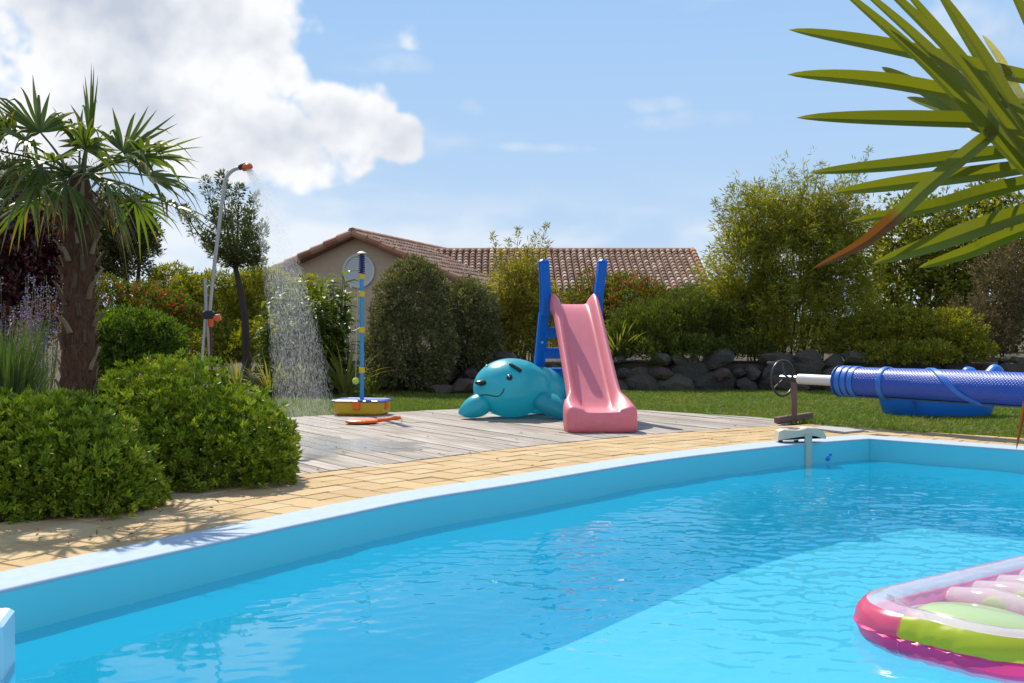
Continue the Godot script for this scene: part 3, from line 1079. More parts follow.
	# hedges and shrubs between the palm and the spray
	shrub("photinia_hedge", "hedge with red young shoots below the round dark tree", "hedge", [lobe(110, 312, 15.5, 34, 34), lobe(150, 318, 15.5, 34, 34), lobe(180, 322, 15.6, 24, 28), lobe(70, 320, 15.4, 34, 36)], {"n": 2600, "per": 6, "l": 0.06, "w": 0.022, "spread": 0.05, "cols": [Color(0.05, 0.085, 0.02), Color(0.07, 0.11, 0.025), Color(0.19, 0.05, 0.022), Color(0.075, 0.12, 0.02), Color(0.045, 0.075, 0.02)], "rise": 0.6, "low": -0.4, "ground": -0.05}, fresh, 115)
	shrub("low_bush", "dark green low bush behind the bright dome-shaped bush, beside the palm trunk", "bush", [lobe(130, 338, 11.5, 42, 30), lobe(158, 345, 11.4, 30, 28), lobe(105, 345, 11.4, 30, 30), lobe(134, 368, 11.4, 50, 36)], {"n": 2600, "per": 7, "l": 0.05, "w": 0.022, "spread": 0.04, "cols": [Color(0.05, 0.105, 0.016), Color(0.07, 0.13, 0.02), Color(0.045, 0.085, 0.016)], "depth": 0.4, "bumpy": 0.25, "rise": 0.4}, fresh, 116)
	var gold := leaf_mat("golden leaf", Color(0.80, 0.86, 0.10), 0.6)
	shrub("golden_hedge", "wide yellow green hedge behind the garden shower pole", "hedge", [lobe(180, 318, 20.0, 34, 40), lobe(220, 314, 20.2, 36, 42), lobe(262, 308, 20.5, 34, 44), lobe(300, 316, 20.5, 34, 40), lobe(190, 350, 19.6, 60, 30), lobe(270, 350, 19.6, 60, 30), lobe(170, 285, 20.4, 24, 20)], {"n": 9500, "per": 7, "l": 0.065, "w": 0.026, "spread": 0.05, "cols": [Color(0.16, 0.195, 0.026), Color(0.18, 0.21, 0.03), Color(0.12, 0.16, 0.024), Color(0.085, 0.115, 0.02)], "depth": 0.45, "bumpy": 0.4, "low": -0.4, "ground": -0.05}, gold, 117, 6)
	shrub("laurel_hedge", "dense green hedge standing left of the tall grass clump and smoke bush", "hedge", [lobe(-70, 300, 12.5, 60, 60), lobe(-160, 300, 12.0, 60, 60), lobe(-250, 305, 11.5, 60, 60), lobe(-110, 350, 12.0, 80, 50), lobe(-220, 350, 11.6, 80, 50)], {"n": 3800, "per": 6, "l": 0.09, "w": 0.036, "spread": 0.08, "cols": [Color(0.05, 0.085, 0.02), Color(0.07, 0.11, 0.024)], "ground": -0.06}, fresh, 119, 6)
	# the small upright tree
	var foot := at(247, 350, 17.0)
	foot.y = -0.05
	var t := thing("young_tree", "young tree with upright shoots and bare slanting trunk behind the shower", "tree", foot)
	var trunk := MB.new()
	var top := at(236, 268, 17.0) - foot
	trunk.tube(smooth_path([Vector3.ZERO, at(245, 320, 17.0) - foot, at(240, 288, 17.0) - foot, top, at(233, 240, 17.0) - foot], 4), [0.085, 0.07, 0.066, 0.062, 0.058, 0.056, 0.055, 0.052, 0.05, 0.046, 0.042, 0.04, 0.035], 8)
	part("trunk", trunk, noisy("tree bark", Color(0.05, 0.037, 0.026), Color(0.10, 0.075, 0.055), 4.0, 0.95, 33, 0.03), t)
	var tips := []
	for q in [[182, 206, 0.1], [205, 176, 0.2], [222, 170, -0.2], [240, 184, 0.1], [256, 192, -0.1], [266, 222, 0.3], [264, 246, -0.2], [205, 232, -0.4], [214, 205, 0.4], [248, 210, 0.5], [232, 192, 0.5], [226, 215, -0.6], [250, 232, -0.6], [212, 250, 0.2], [262, 262, 0.1]]:
		tips.append(at(q[0], q[1], 17.0 + q[2]) - foot)
	var wood := MB.new()
	var cr := shoots(at(235, 262, 17.0) - foot, tips, {"n": 84, "per": 7, "l": 0.06, "w": 0.020, "reach": 0.19, "cols": [Color(0.06, 0.095, 0.035), Color(0.08, 0.115, 0.045), Color(0.045, 0.07, 0.028)]}, 118, wood)
	part("crown", cr, dull, t)
	part("branches", wood, mat("bark", Color(0.09, 0.065, 0.045), 0.9), t).set_meta("kind", "stuff")
	# tall leafy plants in front of the gable
	var big := leaf_mat("broad leaf", Color(0.80, 0.92, 0.18), 0.48, 0.5)
	var spots := [[290, 15.2, "tall leafy ginger plants standing behind the water spray", 26, 0.95], [326, 14.9, "tall leafy ginger plants in front of the gable, left of the swingball pole", 34, 1.05]]
	for q in spots:
		var z: float = q[1]
		var pl := thing("ginger_plant", q[2], "plant", Vector3((q[0] - 512.0) / FOCAL * z, -0.04, -z), 0.0, "broad leaved plants in front of the house")
		var lv := MB.new()
		var st := MB.new()
		for k in int(q[3]):
			var p := Vector3(r.randf_range(-0.36, 0.36), 0, r.randf_range(-0.3, 0.3))
			var h: float = r.randf_range(0.8, 1.5) * q[4]
			var tp := p + Vector3(r.randf_range(-0.12, 0.12), h, r.randf_range(-0.1, 0.1))
			st.col = Color(0.09, 0.13, 0.03)
			st.tube([p, p.lerp(tp, 0.5), tp], [0.008, 0.006, 0.003], 5)
			for j in 26:
				var f := 0.12 + 0.88 * j / 25.0
				var a := r.randf() * TAU
				var d := Vector3(cos(a), r.randf_range(-0.25, 0.75), sin(a)).normalized()
				lv.col = Color(0.10, 0.15, 0.028).lerp(Color(0.20, 0.24, 0.04), r.randf()) * r.randf_range(0.8, 1.2)
				var p0 := p.lerp(tp, f)
				var l := r.randf_range(0.14, 0.27)
				var w := r.randf_range(0.045, 0.075)
				lv.blade([p0, p0 + d * l * 0.35, p0 + d * l * 0.7 - Vector3.UP * 0.02, p0 + d * l - Vector3.UP * 0.07], [0.006, w, w * 0.8, 0.003], d.cross(Vector3.UP).normalized(), 0.18)
		part("leaves", lv, big, pl)
		part("stalks", st, big, pl).set_meta("kind", "stuff")
	# strap-leaved plants along the back of the lawn
	var strap := leaf_mat("strap leaf", Color(0.75, 0.85, 0.24), 0.4, 0.55)
	var rows := [[238, 14.6, 46, 0.62, "strap leaved clump at the foot of the young tree"], [270, 14.3, 60, 0.62, "strap leaved clump at the lawn edge, left under the spray"], [300, 14.4, 60, 0.66, "strap leaved clump at the lawn edge, right under the spray"], [346, 14.5, 60, 0.80, "strap leaved clump behind the swingball pole"], [372, 14.9, 34, 0.60, "strap leaved clump squeezed against the big grey green shrub"]]
	for q in rows:
		var z: float = q[1]
		var pl := thing("strap_plant", q[4], "plant", Vector3((q[0] - 512.0) / FOCAL * z, -0.04, -z), 0.0, "strap leaved clumps along the lawn")
		part("leaves", straps(q[2], q[3], 0.026, 0.2, [Color(0.09, 0.13, 0.035), Color(0.13, 0.165, 0.05), Color(0.19, 0.20, 0.08)], 120 + int(q[0]), 0.85), strap, pl)

func make_back_plants() -> void:
	var fresh := leaf_mat("fresh leaf", Color(0.80, 0.92, 0.15), 0.55)
	var dull := leaf_mat("grey leaf", Color(0.52, 0.58, 0.24), 0.6)
	var dark := leaf_mat("dark evergreen leaf", Color(0.36, 0.46, 0.12), 0.55)
	var bam := leaf_mat("bamboo leaf", Color(0.90, 0.96, 0.16), 0.55)
	var gold := leaf_mat("golden leaf", Color(0.80, 0.86, 0.10), 0.6)
	var eleag := {"n": 5200, "per": 7, "l": 0.046, "w": 0.020, "spread": 0.05, "cols": [Color(0.07, 0.09, 0.045), Color(0.095, 0.115, 0.06), Color(0.055, 0.07, 0.036), Color(0.15, 0.165, 0.095)], "depth": 0.36, "bumpy": 0.22, "grain": 2.6, "low": -0.8}
	shrub("grey_shrub", "large egg-shaped grey green shrub right of the swingball pole", "bush", [lobe(412, 330, 15.4, 43, 66, 44), lobe(414, 300, 15.4, 32, 42), lobe(410, 352, 15.3, 47, 42)], eleag, dull, 131, 6)
	eleag.n = 3600
	shrub("grey_shrub", "smaller grey green shrub between the egg-shaped shrub and the bamboo", "bush", [lobe(470, 325, 16.0, 28, 48, 40), lobe(474, 345, 15.9, 30, 36), lobe(462, 310, 16.0, 22, 30)], eleag, dull, 132, 5)
	# bamboo behind the slide
	bamboo("yellow bamboo with thin tips behind the blue ladder", Vector3((517.0 - 512.0) / FOCAL * 16.6, 0.3, -16.6), [lobe(515, 310, 16.6, 26, 58, 34), lobe(530, 300, 16.7, 22, 48), lobe(500, 325, 16.6, 18, 44), lobe(548, 322, 16.8, 18, 40)], [[492, 232], [508, 238], [520, 226], [536, 232], [548, 222], [550, 240], [500, 250], [528, 244]], 2500, [Color(0.17, 0.185, 0.034), Color(0.22, 0.215, 0.045), Color(0.13, 0.15, 0.03)], bam, 133)
	# behind the wall, right of the slide
	shrub("photinia_bush", "bush with reddish young leaves in front of the tiled roof, right of the slide", "bush", [lobe(592, 312, 17.6, 28, 36), lobe(625, 302, 17.6, 34, 30), lobe(650, 310, 17.4, 22, 28), lobe(610, 330, 17.4, 50, 34)], {"n": 3000, "per": 6, "l": 0.062, "w": 0.024, "spread": 0.06, "cols": [Color(0.055, 0.085, 0.02), Color(0.075, 0.105, 0.025), Color(0.15, 0.06, 0.026), Color(0.10, 0.12, 0.03)], "rise": 0.6, "bumpy": 0.5, "ground": 0.3}, fresh, 134)
	var feather := {"n": 6200, "per": 8, "l": 0.07, "w": 0.013, "spread": 0.05, "cols": [Color(0.045, 0.07, 0.018), Color(0.06, 0.09, 0.022), Color(0.09, 0.12, 0.028), Color(0.035, 0.055, 0.016)], "rise": 0.7, "bumpy": 0.45, "depth": 0.45, "low": -0.5, "ground": 0.3}
	shrub("green_shrub", "broad mid green shrub spilling over the stone wall, right of the slide", "bush", [lobe(655, 330, 16.5, 46, 30, 44), lobe(690, 326, 16.5, 36, 34), lobe(630, 340, 16.4, 28, 22), lobe(720, 332, 16.5, 32, 32), lobe(640, 350, 16.2, 40, 16), lobe(690, 350, 16.2, 44, 18), lobe(735, 350, 16.3, 34, 18)], feather, fresh, 135)
	feather.n = 2600
	shrub("green_shrub", "loose green shrub between the tiled roof's end and the tall bamboo", "bush", [lobe(715, 308, 17.4, 30, 28), lobe(738, 325, 17.2, 26, 32), lobe(700, 318, 17.4, 24, 26)], feather, fresh, 136)
	var strap := leaf_mat("strap leaf", Color(0.75, 0.85, 0.24), 0.4, 0.55)
	var iris := thing("strap_plant", "pale striped strap leaved plant right beside the slide, above the stone wall", "plant", at(618, 352, 16.1) * Vector3(1, 0, 1) + Vector3(0, 0.34, 0))
	part("leaves", straps(60, 0.72, 0.03, 0.3, [Color(0.12, 0.16, 0.05), Color(0.30, 0.32, 0.17), Color(0.16, 0.19, 0.06)], 137, 1.0), strap, iris)
	# tall bamboo on the right
	bamboo("tall bush of bamboo above the stone wall, right of the house", Vector3((790.0 - 512.0) / FOCAL * 17.0, 0.3, -17.0), [lobe(790, 265, 17.0, 66, 84, 60), lobe(748, 285, 16.9, 40, 66, 44), lobe(838, 270, 17.0, 38, 78, 44), lobe(790, 320, 16.8, 80, 46, 54), lobe(765, 225, 17.0, 40, 40), lobe(820, 222, 17.0, 40, 36)], [[712, 198], [728, 182], [742, 180], [760, 176], [775, 182], [790, 168], [808, 172], [822, 158], [840, 166], [858, 160], [872, 144], [868, 180], [720, 215], [850, 188], [800, 185]], 11500, [Color(0.15, 0.19, 0.030), Color(0.19, 0.215, 0.036), Color(0.115, 0.15, 0.028)], bam, 138)
	shrub("boundary_hedge", "dark clipped hedge far behind the shrubs, glimpsed between their stems", "hedge", [lobe(560, 345, 22.0, 60, 26, 30), lobe(640, 345, 22.0, 60, 26, 30), lobe(720, 343, 22.0, 60, 28, 30), lobe(800, 343, 22.0, 60, 28, 30), lobe(880, 343, 22.0, 60, 30, 30), lobe(960, 340, 22.0, 60, 34, 30), lobe(1050, 338, 22.0, 70, 36, 30)], {"n": 6500, "per": 6, "l": 0.08, "w": 0.04, "spread": 0.06, "cols": [Color(0.035, 0.055, 0.018), Color(0.05, 0.07, 0.02)], "bumpy": 0.25, "depth": 0.4, "low": -0.9, "ground": 0.3}, dark, 142, 8)
	# right end
	shrub("broad_leaved_tree", "broad leaved tree behind the palm blades in the upper right", "tree", [lobe(905, 258, 19.0, 46, 56), lobe(955, 240, 19.2, 52, 46), lobe(1010, 250, 19.0, 60, 60), lobe(920, 300, 18.8, 60, 44), lobe(985, 300, 18.8, 50, 40), lobe(988, 195, 19.2, 16, 18)], {"n": 2900, "per": 7, "l": 0.11, "w": 0.05, "spread": 0.12, "cols": [Color(0.10, 0.135, 0.026), Color(0.14, 0.175, 0.032), Color(0.07, 0.10, 0.022), Color(0.19, 0.205, 0.038)], "depth": 0.6, "bumpy": 0.6, "part": "crown", "stem": 0.04, "ground": 0.3, "hang": 0.3}, fresh, 139, 6)
	shrub("grey_leaved_shrub", "grey brown leaved shrub at the picture's right edge, above the blue toy", "bush", [lobe(1005, 295, 16.8, 36, 52), lobe(1040, 280, 16.8, 50, 62), lobe(985, 325, 16.6, 34, 36)], {"n": 2500, "per": 7, "l": 0.055, "w": 0.022, "spread": 0.06, "cols": [Color(0.085, 0.08, 0.055), Color(0.11, 0.10, 0.075), Color(0.055, 0.055, 0.035)], "bumpy": 0.5, "ground": 0.3}, dull, 140)
	shrub("golden_shrub", "yellow green rounded shrub on the wall between bamboo and grey shrub", "bush", [lobe(905, 338, 16.1, 40, 30, 40), lobe(945, 336, 16.1, 34, 28), lobe(870, 342, 16.3, 34, 28), lobe(905, 354, 15.9, 56, 15), lobe(960, 352, 16.0, 34, 16)], {"n": 5000, "per": 7, "l": 0.05, "w": 0.026, "spread": 0.04, "cols": [Color(0.15, 0.18, 0.026), Color(0.18, 0.205, 0.03), Color(0.10, 0.135, 0.022)], "bumpy": 0.4, "depth": 0.4, "rise": 0.4, "low": -0.5, "ground": 0.3}, gold, 141)

func bamboo(label: String, foot: Vector3, lobes: Array, tips: Array, n: int, cols: Array, m: Material, sd: int) -> void:
	var t := thing("bamboo", label, "bamboo", foot)
	var rel := []
	for b in lobes:
		rel.append([b[0] - foot, b[1]])
	var lv := foliage(rel, {"n": n, "per": 6, "l": 0.095, "w": 0.016, "spread": 0.07, "cols": cols, "depth": 0.62, "bumpy": 0.75, "grain": 1.7, "out": 0.55, "rise": 0.25, "hang": 0.35, "loose": 0.8, "fold": 0.1}, sd)
	var r := RandomNumberGenerator.new()
	r.seed = sd + 5
	var cu := MB.new()
	cu.col = Color(0.17, 0.17, 0.05)
	for q in tips:
		var tip: Vector3 = at(q[0], q[1], -foot.z + r.randf_range(-0.3, 0.3)) - foot
		var a := Vector3(tip.x * 0.35 + r.randf_range(-0.2, 0.2), 0, r.randf_range(-0.3, 0.3))
		var mid := a.lerp(tip, 0.6) + Vector3((a.x - tip.x) * 0.12, 0.1, 0)
		var path := smooth_path([a, mid, tip], 6)
		cu.tube(path, [0.012, 0.011, 0.010, 0.009, 0.008, 0.007, 0.006, 0.005, 0.004, 0.0035, 0.003, 0.002, 0.001], 5)
		for k in 90:
			var f := 1.0 - pow(r.randf(), 1.6) * 0.42
			var p: Vector3 = path[int(f * (path.size() - 1))]
			var d := (sphere_dir(r) + Vector3.UP * 0.4).normalized()
			lv.col = cols[r.randi() % cols.size()] * LEAF * r.randf_range(0.8, 1.25)
			lv.leaf(p + d * r.randf() * 0.16 * (1.15 - f), d, d.cross(sphere_dir(r)).normalized(), r.randf_range(0.05, 0.1), 0.014, 0.1)
	for k in 26:
		var b: Array = rel[k % rel.size()]
		var tip: Vector3 = b[0] + sphere_dir(r, 0.1) * b[1] * 0.85
		var a := Vector3(tip.x * 0.5 + r.randf_range(-0.25, 0.25), 0, r.randf_range(-0.35, 0.35))
		cu.tube(smooth_path([a, a.lerp(tip, 0.55) + Vector3(0, 0.15, 0), tip], 4), [0.012, 0.012, 0.011, 0.010, 0.009, 0.008, 0.006, 0.005, 0.003], 5)
	part("foliage", lv, m, t)
	part("culms", cu, m, t).set_meta("kind", "stuff")

# ---------------------------------------------------------------- the house behind, the stone wall
func tile_field(mb: MB, ridge0: Vector3, ridge1: Vector3, down: Vector3, spacing: float, courses: int, sd: int) -> void:
	var r := RandomNumberGenerator.new()
	r.seed = sd
	var ax := (ridge1 - ridge0).normalized()
	var nrm := ax.cross(down).normalized()
	if nrm.y < 0.0:
		nrm = -nrm
	var n := int(ridge0.distance_to(ridge1) / spacing)
	var pal := [Color(0.24, 0.135, 0.095), Color(0.31, 0.19, 0.135), Color(0.21, 0.12, 0.088), Color(0.36, 0.25, 0.19), Color(0.27, 0.16, 0.11), Color(0.40, 0.31, 0.25)]
	for i in n:
		var c := ridge0 + ax * (i + 0.5) * spacing
		for k in courses:
			var a := c + down * (float(k) / courses)
			var b := c + down * ((k + 1.12) / courses)
			mb.col = pal[r.randi() % pal.size()] * r.randf_range(0.8, 1.2)
			var up := PackedVector3Array()
			var dn := PackedVector3Array()
			var rim := PackedVector3Array()
			for q in 6:
				var w := PI * q / 5.0
				var e := ax * cos(w) * spacing * 0.36 + nrm * sin(w) * spacing * 0.36
				up.push_back(a + e * 0.86 + nrm * 0.005)
				dn.push_back(b + e * 1.06 + nrm * 0.028)
				rim.push_back(b + e * 0.82 + nrm * 0.016)
			mb.rings([up, dn, rim], false)

func make_house() -> void:
	var apex := at(357, 238, 29.0)
	var u := Vector3(0.235, 0, -0.972)
	var tt := Vector3(0.972, 0, 0.235)
	var t := thing("house", "beige house with round gable window and red tiled roofs behind the garden", "house", Vector3(apex.x, -0.06, apex.z))
	var org := t.position
	var A := apex - org
	var stucco := noisy("beige render", Color(0.50, 0.375, 0.255), Color(0.57, 0.435, 0.30), 0.6, 0.9, 91, 0.02)
	var tile := mat("clay tile", Color.WHITE, 0.85, 0.3)
	tile.vertex_color_use_as_albedo = true
	var half := 4.2
	var fall := 1.77
	# gable wall
	var w := MB.new()
	var L := A - tt * half - Vector3.UP * fall
	var R := A + tt * half - Vector3.UP * fall
	var L0 := Vector3(L.x, 0, L.z)
	var R0 := Vector3(R.x, 0, R.z)
	var back := u * 8.0
	w.tri(L, R, A)
	w.quad(L0, R0, R, L)
	w.quad(R0, R0 + back, R + back, R)
	w.quad(L0 + back, L0, L, L + back)
	part("gable_wall", w, stucco, t)
	# round window: ring, disc, four panes' bars
	var c := A - Vector3.UP * 0.83 + tt * 0.06
	var out := -u
	var basis := Basis(tt, out, tt.cross(out))
	var wf := MB.new()
	wf.lathe(Transform3D(basis, c + out * 0.004), [Vector2(0.36, 0.0), Vector2(0.43, 0.0), Vector2(0.43, 0.05), Vector2(0.37, 0.05), Vector2(0.36, 0.0)], 28, false)
	var win := part("round_window", wf, mat("window frame", Color(0.62, 0.60, 0.57), 0.6), t)
	var pane := MB.new()
	pane.lathe(Transform3D(basis, c + out * 0.006), [Vector2(0.365, 0.0), Vector2(0.365, 0.02)], 28, true)
	part("pane", pane, mat("frosted pane", Color(0.50, 0.51, 0.51), 0.25, 0.6), win)
	# side window below the gable
	var sw := MB.new()
	var c2 := A + tt * 0.62 - Vector3.UP * 2.05 + out * 0.02
	sw.box(Transform3D(basis, c2), Vector3(0.5, 0.06, 0.9), 0.01)
	var swo := part("window", sw, mat("brown shutter", Color(0.16, 0.085, 0.05), 0.7), t)
	var sp := MB.new()
	sp.box(Transform3D(basis, c2 + out * 0.02), Vector3(0.38, 0.06, 0.78), 0.004)
	part("pane", sp, mat("dark glass", Color(0.03, 0.035, 0.04), 0.1, 0.6), swo)
	# gable roof
	var over := out * 0.30
	var thick := MB.new()
	var up := Vector3.UP * 0.10
	var Lr := A - tt * (half + 0.35) - Vector3.UP * fall * (half + 0.35) / half
	var Rr := A + tt * (half + 0.35) - Vector3.UP * fall * (half + 0.35) / half
	for s in [[A, Rr], [Lr, A]]:
		var p: Vector3 = s[0] + over
		var q: Vector3 = s[1] + over
		var pb: Vector3 = s[0] + back
		var qb: Vector3 = s[1] + back
		thick.quad(p + up, q + up, qb + up, pb + up)
		thick.quad(q, p, pb, qb)
		thick.quad(p, q, q + up, p + up)
	var roof := part("gable_roof", thick, mat("roof board", Color(0.20, 0.105, 0.075), 0.9), t)
	var cov := MB.new()
	tile_field(cov, A + over + up, A + back + up, Rr - A, 0.22, 13, 5)
	tile_field(cov, A + over + up, A + back + up, Lr - A, 0.22, 13, 6)
	part("tile_courses", cov, tile, roof).set_meta("kind", "stuff")
	# verge tiles down both slopes and the ridge
	var r := RandomNumberGenerator.new()
	r.seed = 92
	for s in [Rr - A, Lr - A]:
		for k in 13:
			var a: Vector3 = A + over * 1.05 + up + s * (k / 13.0)
			var b: Vector3 = A + over * 1.05 + up + s * ((k + 1.1) / 13.0)
			var vb := MB.new()
			vb.col = [Color(0.36, 0.17, 0.105), Color(0.42, 0.23, 0.15), Color(0.30, 0.14, 0.09)][r.randi() % 3] * r.randf_range(0.85, 1.15)
			vb.tube([a, b + Vector3.UP * 0.02], [0.085, 0.10], 8)
			part("verge_tile", vb, tile, t)
	for k in 18:
		var vb := MB.new()
		vb.col = Color(0.34, 0.18, 0.12) * r.randf_range(0.8, 1.2)
		var a := A + over * 1.1 + up * 1.2 + (back - over) * (k / 18.0)
		vb.tube([a, a + (back - over) / 17.0 + Vector3.UP * 0.012], [0.12, 0.105], 8)
		part("ridge_tile", vb, tile, t)
	# the long wing
	var r0 := at(420, 251, 34.0) - org
	var r1 := at(691, 251, 34.0) - org
	var down := at(691, 291.5, 31.2) - at(691, 251, 34.0)
	down.x = 0.05
	var wing := MB.new()
	wing.quad(r0 + down, r1 + down, r1, r0)
	var bk := Vector3(down.x, down.y, -down.z)
	wing.quad(r0, r1, r1 + bk, r0 + bk)
	wing.tri(r1 + down - Vector3(0, 0.0, 0), r1 + bk, r1)
	var wr := part("wing_roof", wing, mat("roof board", Color(0.20, 0.105, 0.075), 0.9), t)
	cov = MB.new()
	tile_field(cov, r0 + Vector3.UP * 0.02, r1 + Vector3.UP * 0.02, down, 0.185, 14, 7)
	part("tile_courses", cov, tile, wr).set_meta("kind", "stuff")
	for k in 18:
		var vb := MB.new()
		vb.col = Color(0.33, 0.19, 0.135) * r.randf_range(0.8, 1.2)
		vb.tube([r0.lerp(r1, k / 18.0), r0.lerp(r1, (k + 1.05) / 18.0) + Vector3.UP * 0.01], [0.09, 0.08], 8)
		part("ridge_tile", vb, tile, t)
	for k in 12:
		var vb := MB.new()
		vb.col = Color(0.36, 0.18, 0.12) * r.randf_range(0.8, 1.2)
		var a := r1 + down * (k / 12.0) + Vector3(0.03, 0.04, 0)
		vb.tube([a, a + down * 1.08 / 12.0 + Vector3.UP * 0.02], [0.075, 0.09], 8)
		part("verge_tile", vb, tile, t)
	var ww := MB.new()
	var f0 := r0 + down * 0.9
	var f1 := r1 + down * 0.9 - Vector3(0.25, 0, 0)
	ww.quad(Vector3(f0.x, 0, f0.z), Vector3(f1.x, 0, f1.z), f1, f0)
	var g1 := Vector3(f1.x, f1.y, f1.z - 5.4)
	ww.quad(Vector3(f1.x, 0, f1.z), Vector3(g1.x, 0, g1.z), g1, f1)
	ww.tri(f1, g1, r1 - Vector3(0.25, 0.05, 0))
	part("wing_wall", ww, stucco, t)
	var fa := MB.new()
	fa.box(Transform3D(Basis(), (r0 + r1) / 2.0 + down * 0.985 - Vector3(0, 0.05, 0)), Vector3(r0.distance_to(r1), 0.07, 0.05), 0.008)
	part("fascia_board", fa, mat("fascia", Color(0.24, 0.19, 0.15), 0.8), t)

func stone_mesh(sd: int) -> ArrayMesh:
	var r := RandomNumberGenerator.new()
	r.seed = sd
	var n := make_noise(sd, 1.1, 2)
	var mb := MB.new()
	var cuts := []
	for k in 9:
		cuts.append([sphere_dir(r), r.randf_range(0.30, 0.5)])
	var rows := []
	for i in 6:
		var ring := PackedVector3Array()
		var y := -cos(PI * (i + 0.35) / 5.7)
		for k in 9:
			var a := -TAU * k / 9.0 + i * 0.3
			var q := sqrt(1.0 - y * y)
			var d := Vector3(cos(a) * q, y, sin(a) * q)
			var s := 0.5 / pow(pow(absf(d.x), 4.0) + pow(absf(d.y), 4.0) + pow(absf(d.z), 4.0), 0.25)
			s *= 1.0 + n.get_noise_3dv(d * 1.6) * 0.25
			for c in cuts:
				var dd: float = d.dot(c[0])
				if dd > 0.1:
					s = minf(s, c[1] / dd)
			ring.push_back(d * s)
		rows.append(ring)
	mb.rings(rows, true, true, true)
	return mb.commit()

func make_stone_wall() -> void:
	var t := thing("dry_stone_wall", "low dry stone wall of dark boulders along the back of the lawn", "wall", Vector3(3.0, -0.06, -15.6))
	var tones := []
	var cols := [[Color(0.045, 0.036, 0.029), Color(0.105, 0.085, 0.068)], [Color(0.05, 0.034, 0.028), Color(0.12, 0.083, 0.065)], [Color(0.036, 0.032, 0.028), Color(0.09, 0.078, 0.068)], [Color(0.055, 0.05, 0.034), Color(0.12, 0.11, 0.072)]]
	for k in 4:
		tones.append(noisy("boulder %d" % k, cols[k][0], cols[k][1], 1.6, 0.92, 95 + k, 0.03, 0.8))
	var shapes := []
	for k in 7:
		shapes.append(stone_mesh(200 + k))
	var core := MB.new()
	core.box(Transform3D(Basis(), Vector3(2.6, 0.17, -0.45)), Vector3(17.0, 0.40, 0.5), 0.02)
	part("earth_core", core, mat("wall earth", Color(0.045, 0.034, 0.025), 0.95), t)
	var r := RandomNumberGenerator.new()
	r.seed = 97
	for row in 3:
		var x := -5.2 + row * 0.21
		while x < 8.4:
			var big := r.randf() < 0.45
			var w := (r.randf_range(0.42, 0.68) if big else r.randf_range(0.20, 0.36)) * (0.8 if row == 2 else 1.0)
			var h := (r.randf_range(0.27, 0.36) if big else r.randf_range(0.16, 0.24)) * (0.75 if row == 2 else 1.0)
			if row == 2 and r.randf() < 0.4:
				x += w * 0.8
				continue
			var o := piece("stone", shapes[r.randi() % 7], tones[r.randi() % 4], t)
			o.position = Vector3(x + w * 0.5, 0.115 + row * 0.165 + r.randf_range(-0.02, 0.02), -0.02 - row * 0.07 + r.randf_range(-0.05, 0.05))
			o.rotation = Vector3(r.randf_range(-0.2, 0.2), r.randf_range(-0.4, 0.4) + (PI if r.randf() < 0.5 else 0.0), r.randf_range(-0.35, 0.35))
			o.scale = Vector3(w * 1.12, h * 1.12, r.randf_range(0.3, 0.4))
			x += w * 0.93
	# two loose boulders at its left end
	for q in [[466, 384, 0.42, 0.30, "large dark boulder left of the inflatable seal, under the grey shrubs"], [442, 388, 0.30, 0.20, "small dark boulder beside the large one, under the egg-shaped shrub"]]:
		var o := piece(numbered("boulder"), shapes[3], tones[1], self)
		o.position = Vector3((q[0] - 512.0) / FOCAL * 14.9, q[3] * 0.42 - 0.04, -14.9)
		o.scale = Vector3(q[2], q[3], 0.34)
		o.rotation.y = q[0]
		tag(o, q[4], "boulder", "loose boulders on the lawn edge")

# ---------------------------------------------------------------- things on the deck
func seal_field(p: Vector3) -> float:   # distance to the inflated body, in its own frame (x right, y up, z to the camera)
	var q := p - Vector3(-0.018, 0.285, 0.0)
	var k0 := (q / Vector3(0.37, 0.285, 0.33)).length()
	var k1 := (q / Vector3(0.1369, 0.0812, 0.1089)).length()
	var d1 := k0 * (k0 - 1.0) / maxf(k1, 1e-4)
	var b := p - Vector3(0.235, 0.245, -0.30)
	var ax := Vector3(0.62, 0.0, -0.785)
	var f := b.dot(ax)
	var side := b - ax * f
	var e := Vector3(side.length() , 0, f)
	var w := e / Vector3(0.235, 1.0, 0.40)
	var l0 := w.length()
	var l1 := (e / Vector3(0.0552, 1.0, 0.16)).length()
	var d2 := l0 * (l0 - 1.0) / maxf(l1, 1e-4)
	var k := 0.07
	var h := clampf(0.5 + 0.5 * (d2 - d1) / k, 0.0, 1.0)
	return lerpf(d2, d1, h) - k * h * (1.0 - h)

